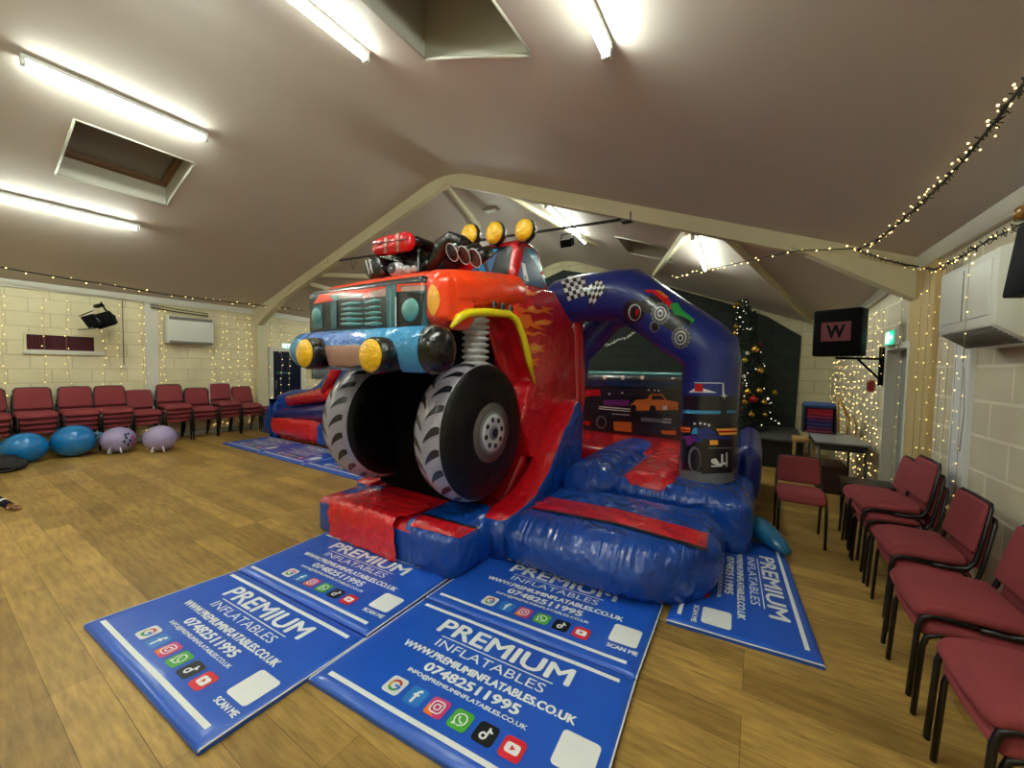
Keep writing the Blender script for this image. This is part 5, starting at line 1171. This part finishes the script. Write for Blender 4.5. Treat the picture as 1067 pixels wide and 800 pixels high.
# ================================================================== FAIRY LIGHTS
fm = mat('fairy_warm', '#ffd98a', .4, emit=BULB_E); wire = mat('wire_clear', '#a79f7a', .4); gw = mat('wire_dark_green', '#1c221a', .5)
bb_ = B(); bmesh.ops.create_icosphere(bb_.bm, subdivisions=1, radius=1.0); bb_.mi(fm); bob = bb_.build('bulb', None); bme = bob.data; bpy.data.objects.remove(bob)
def bulb(parent, p, r):
    o = bpy.data.objects.new('bulb', bme); COL.objects.link(o); o.parent = parent; o.location = p; o.scale = (r, r, r)
def lstring(base, pts, sp_, r, name, label, cat, group, m=wire, wr=.002, jit=.008, tuft=False):
    t = empty(name, base, label=label, cat=cat, group=group); base = Vector(base); L = [Vector(p)-base for p in pts]
    b = B(); b.tube(L, wr, m, 5)
    tot = sum((L[i+1]-L[i]).length for i in range(len(L)-1)); n = min(100, int(tot/sp_))
    def at(s):
        for i in range(len(L)-1):
            l = (L[i+1]-L[i]).length
            if s <= l: return L[i].lerp(L[i+1], s/l)
            s -= l
        return L[-1]
    if tuft:
        for k in range(int(tot/.02)):
            p = at(k*.02); b.box(p+Vector((rnd.uniform(-1, 1), rnd.uniform(-1, 1), rnd.uniform(-1, 1)))*.012, (.004, .004, rnd.uniform(.02, .045)), m, Matrix.Rotation(rnd.uniform(-1, 1), 3, 'X') @ Matrix.Rotation(rnd.uniform(-1, 1), 3, 'Y'))
    b.build('wire', t)
    for k in range(n): bulb(t, at((k+.5)*tot/n)+Vector((rnd.uniform(-jit, jit), rnd.uniform(-jit, jit)*1.5, rnd.uniform(-.03, .03))), r*rnd.uniform(.75, 1.15))
G_L = 'warm fairy light strands down the left wall'
for i, x in enumerate([2, 46, 70, 108, 124, 147, 151, 167, 172, 219, 222, 231, 237, 246, 255, 260, 275, 281, 292, 300, 318, 326]):
    Y = onX(x, 360, XL_).y; z0 = 2.62 if Y < 4.5 else 2.5; zb_ = .12
    if 2.87 < Y < 3.7: z0 = 1.86
    pts = [(XL_+.05, Y+rnd.uniform(-.02, .02), lerp(z0, zb_, k/5)) for k in range(6)]
    lstring(pts[0], pts, .15, .008, 'fairy_light_string', 'strand of tiny warm lights hanging down the painted block wall on the left', 'fairy lights', G_L, jit=.02)
G_R = 'warm fairy light strands down the right wall'
for i, x in enumerate([953, 961, 968, 976, 984, 992, 1000, 1008]):
    Y = onX(x, 420, xr(4.5)).y; pts = [(xr(Y)-(.12 if 4.92 < Y < 5.3 else .04), Y+rnd.uniform(-.01, .01), lerp(2.45, .5, k/5)) for k in range(6)]
    lstring(pts[0], pts, .115, .004, 'fairy_light_string', 'strand of tiny warm lights on the right wall between tan post and white board', 'fairy lights', G_R, jit=.02)
q = onX(1011, 262, .985); pts = [(.985, q.y, lerp(q.z, 1.62, k/4)) for k in range(5)]
lstring(pts[0], pts, .09, .0042, 'fairy_light_string', 'strand of tiny warm lights hanging in front of the white heater on the right wall', 'fairy lights', 'fairy lights over the heater', jit=.01)
for i in range(17):
    Y = 5.99+i*.18; pts = [(xr(Y)-.03, Y+rnd.uniform(-.02, .02), lerp(2.3, .15, k/5)) for k in range(6)]
    lstring(pts[0], pts, .10, .0065, 'fairy_light_string', 'strand of the dense light curtain on the right wall beyond the grey door', 'fairy lights', 'strands of the light curtain beyond the grey door', jit=.03)
# dark garlands
pts = [onX(x, y, -9.5) for x, y in ((-25, 272), (0, 278), (20, 282), (75, 291), (110, 296), (145, 302), (175, 307), (220, 312.5), (270, 318), (296, 321))]; e_ = onX(330, 325, -9.7); pts.append(e_)
lstring(pts[0], pts, .16, .010, 'light_garland', 'dark cable garland of warm bulbs strung high along the left wall', 'light garland', 'garland left', gw, .012, .03)
pts = [onP(x, y, 3.064-.10, -.371) for x, y in ((1100, 45), (1067, 87), (1040, 123), (1010, 160), (985, 188), (960, 212), (935, 234), (912, 252), (890, 262))]
lstring(pts[0], pts, .035, .005, 'light_garland', 'thick bushy garland of warm bulbs sloping up the right ceiling to the top right', 'light garland', 'garland right ceiling', gw, .007, .03, True)
pts = [p_+Vector((0, -.12, 0)) for p_ in (onF(888, 262), onF(860, 263.5), onF(832, 264))]+[onP(x, y, 3.064-.28, -.371, CF, YF) for x, y in ((795, 268), (760, 276), (725, 283), (700, 289))]
lstring(pts[0], pts, .12, .008, 'light_garland', 'thin garland of warm bulbs running from the right rafter towards the stage', 'light garland', 'garland to stage', gw, .006, .02)
pts = [p_+Vector((0, -.12, 0)) for p_ in [onF(890, 263)]+[onF(x, y) for x, y in ((915, 273), (940, 279), (956, 281))]]+[onX(x, y, 1.2) for x, y in ((972, 281), (985, 277))]+[onX(x, y, 1.12) for x, y in ((1005, 266), (1030, 250), (1052, 240), (1075, 228))]
lstring(pts[0], pts, .07, .005, 'light_garland', 'bushy garland of warm bulbs along the top of the right wall above the heater', 'light garland', 'garland right wall', gw, .006, .015, True)

# ------------------------------------------------------------------ world and view
w = bpy.data.worlds.new('world'); SC.world = w; w.use_nodes = True; w.node_tree.nodes['Background'].inputs[0].default_value = (.5, .5, .45, 1); w.node_tree.nodes['Background'].inputs[1].default_value = .05
vs_ = SC.view_settings; SC.display_settings.display_device = 'sRGB'; vs_.view_transform = 'Standard'; vs_.look = 'None'; vs_.gamma = 1; vs_.use_curve_mapping = False; vs_.exposure = EXPO
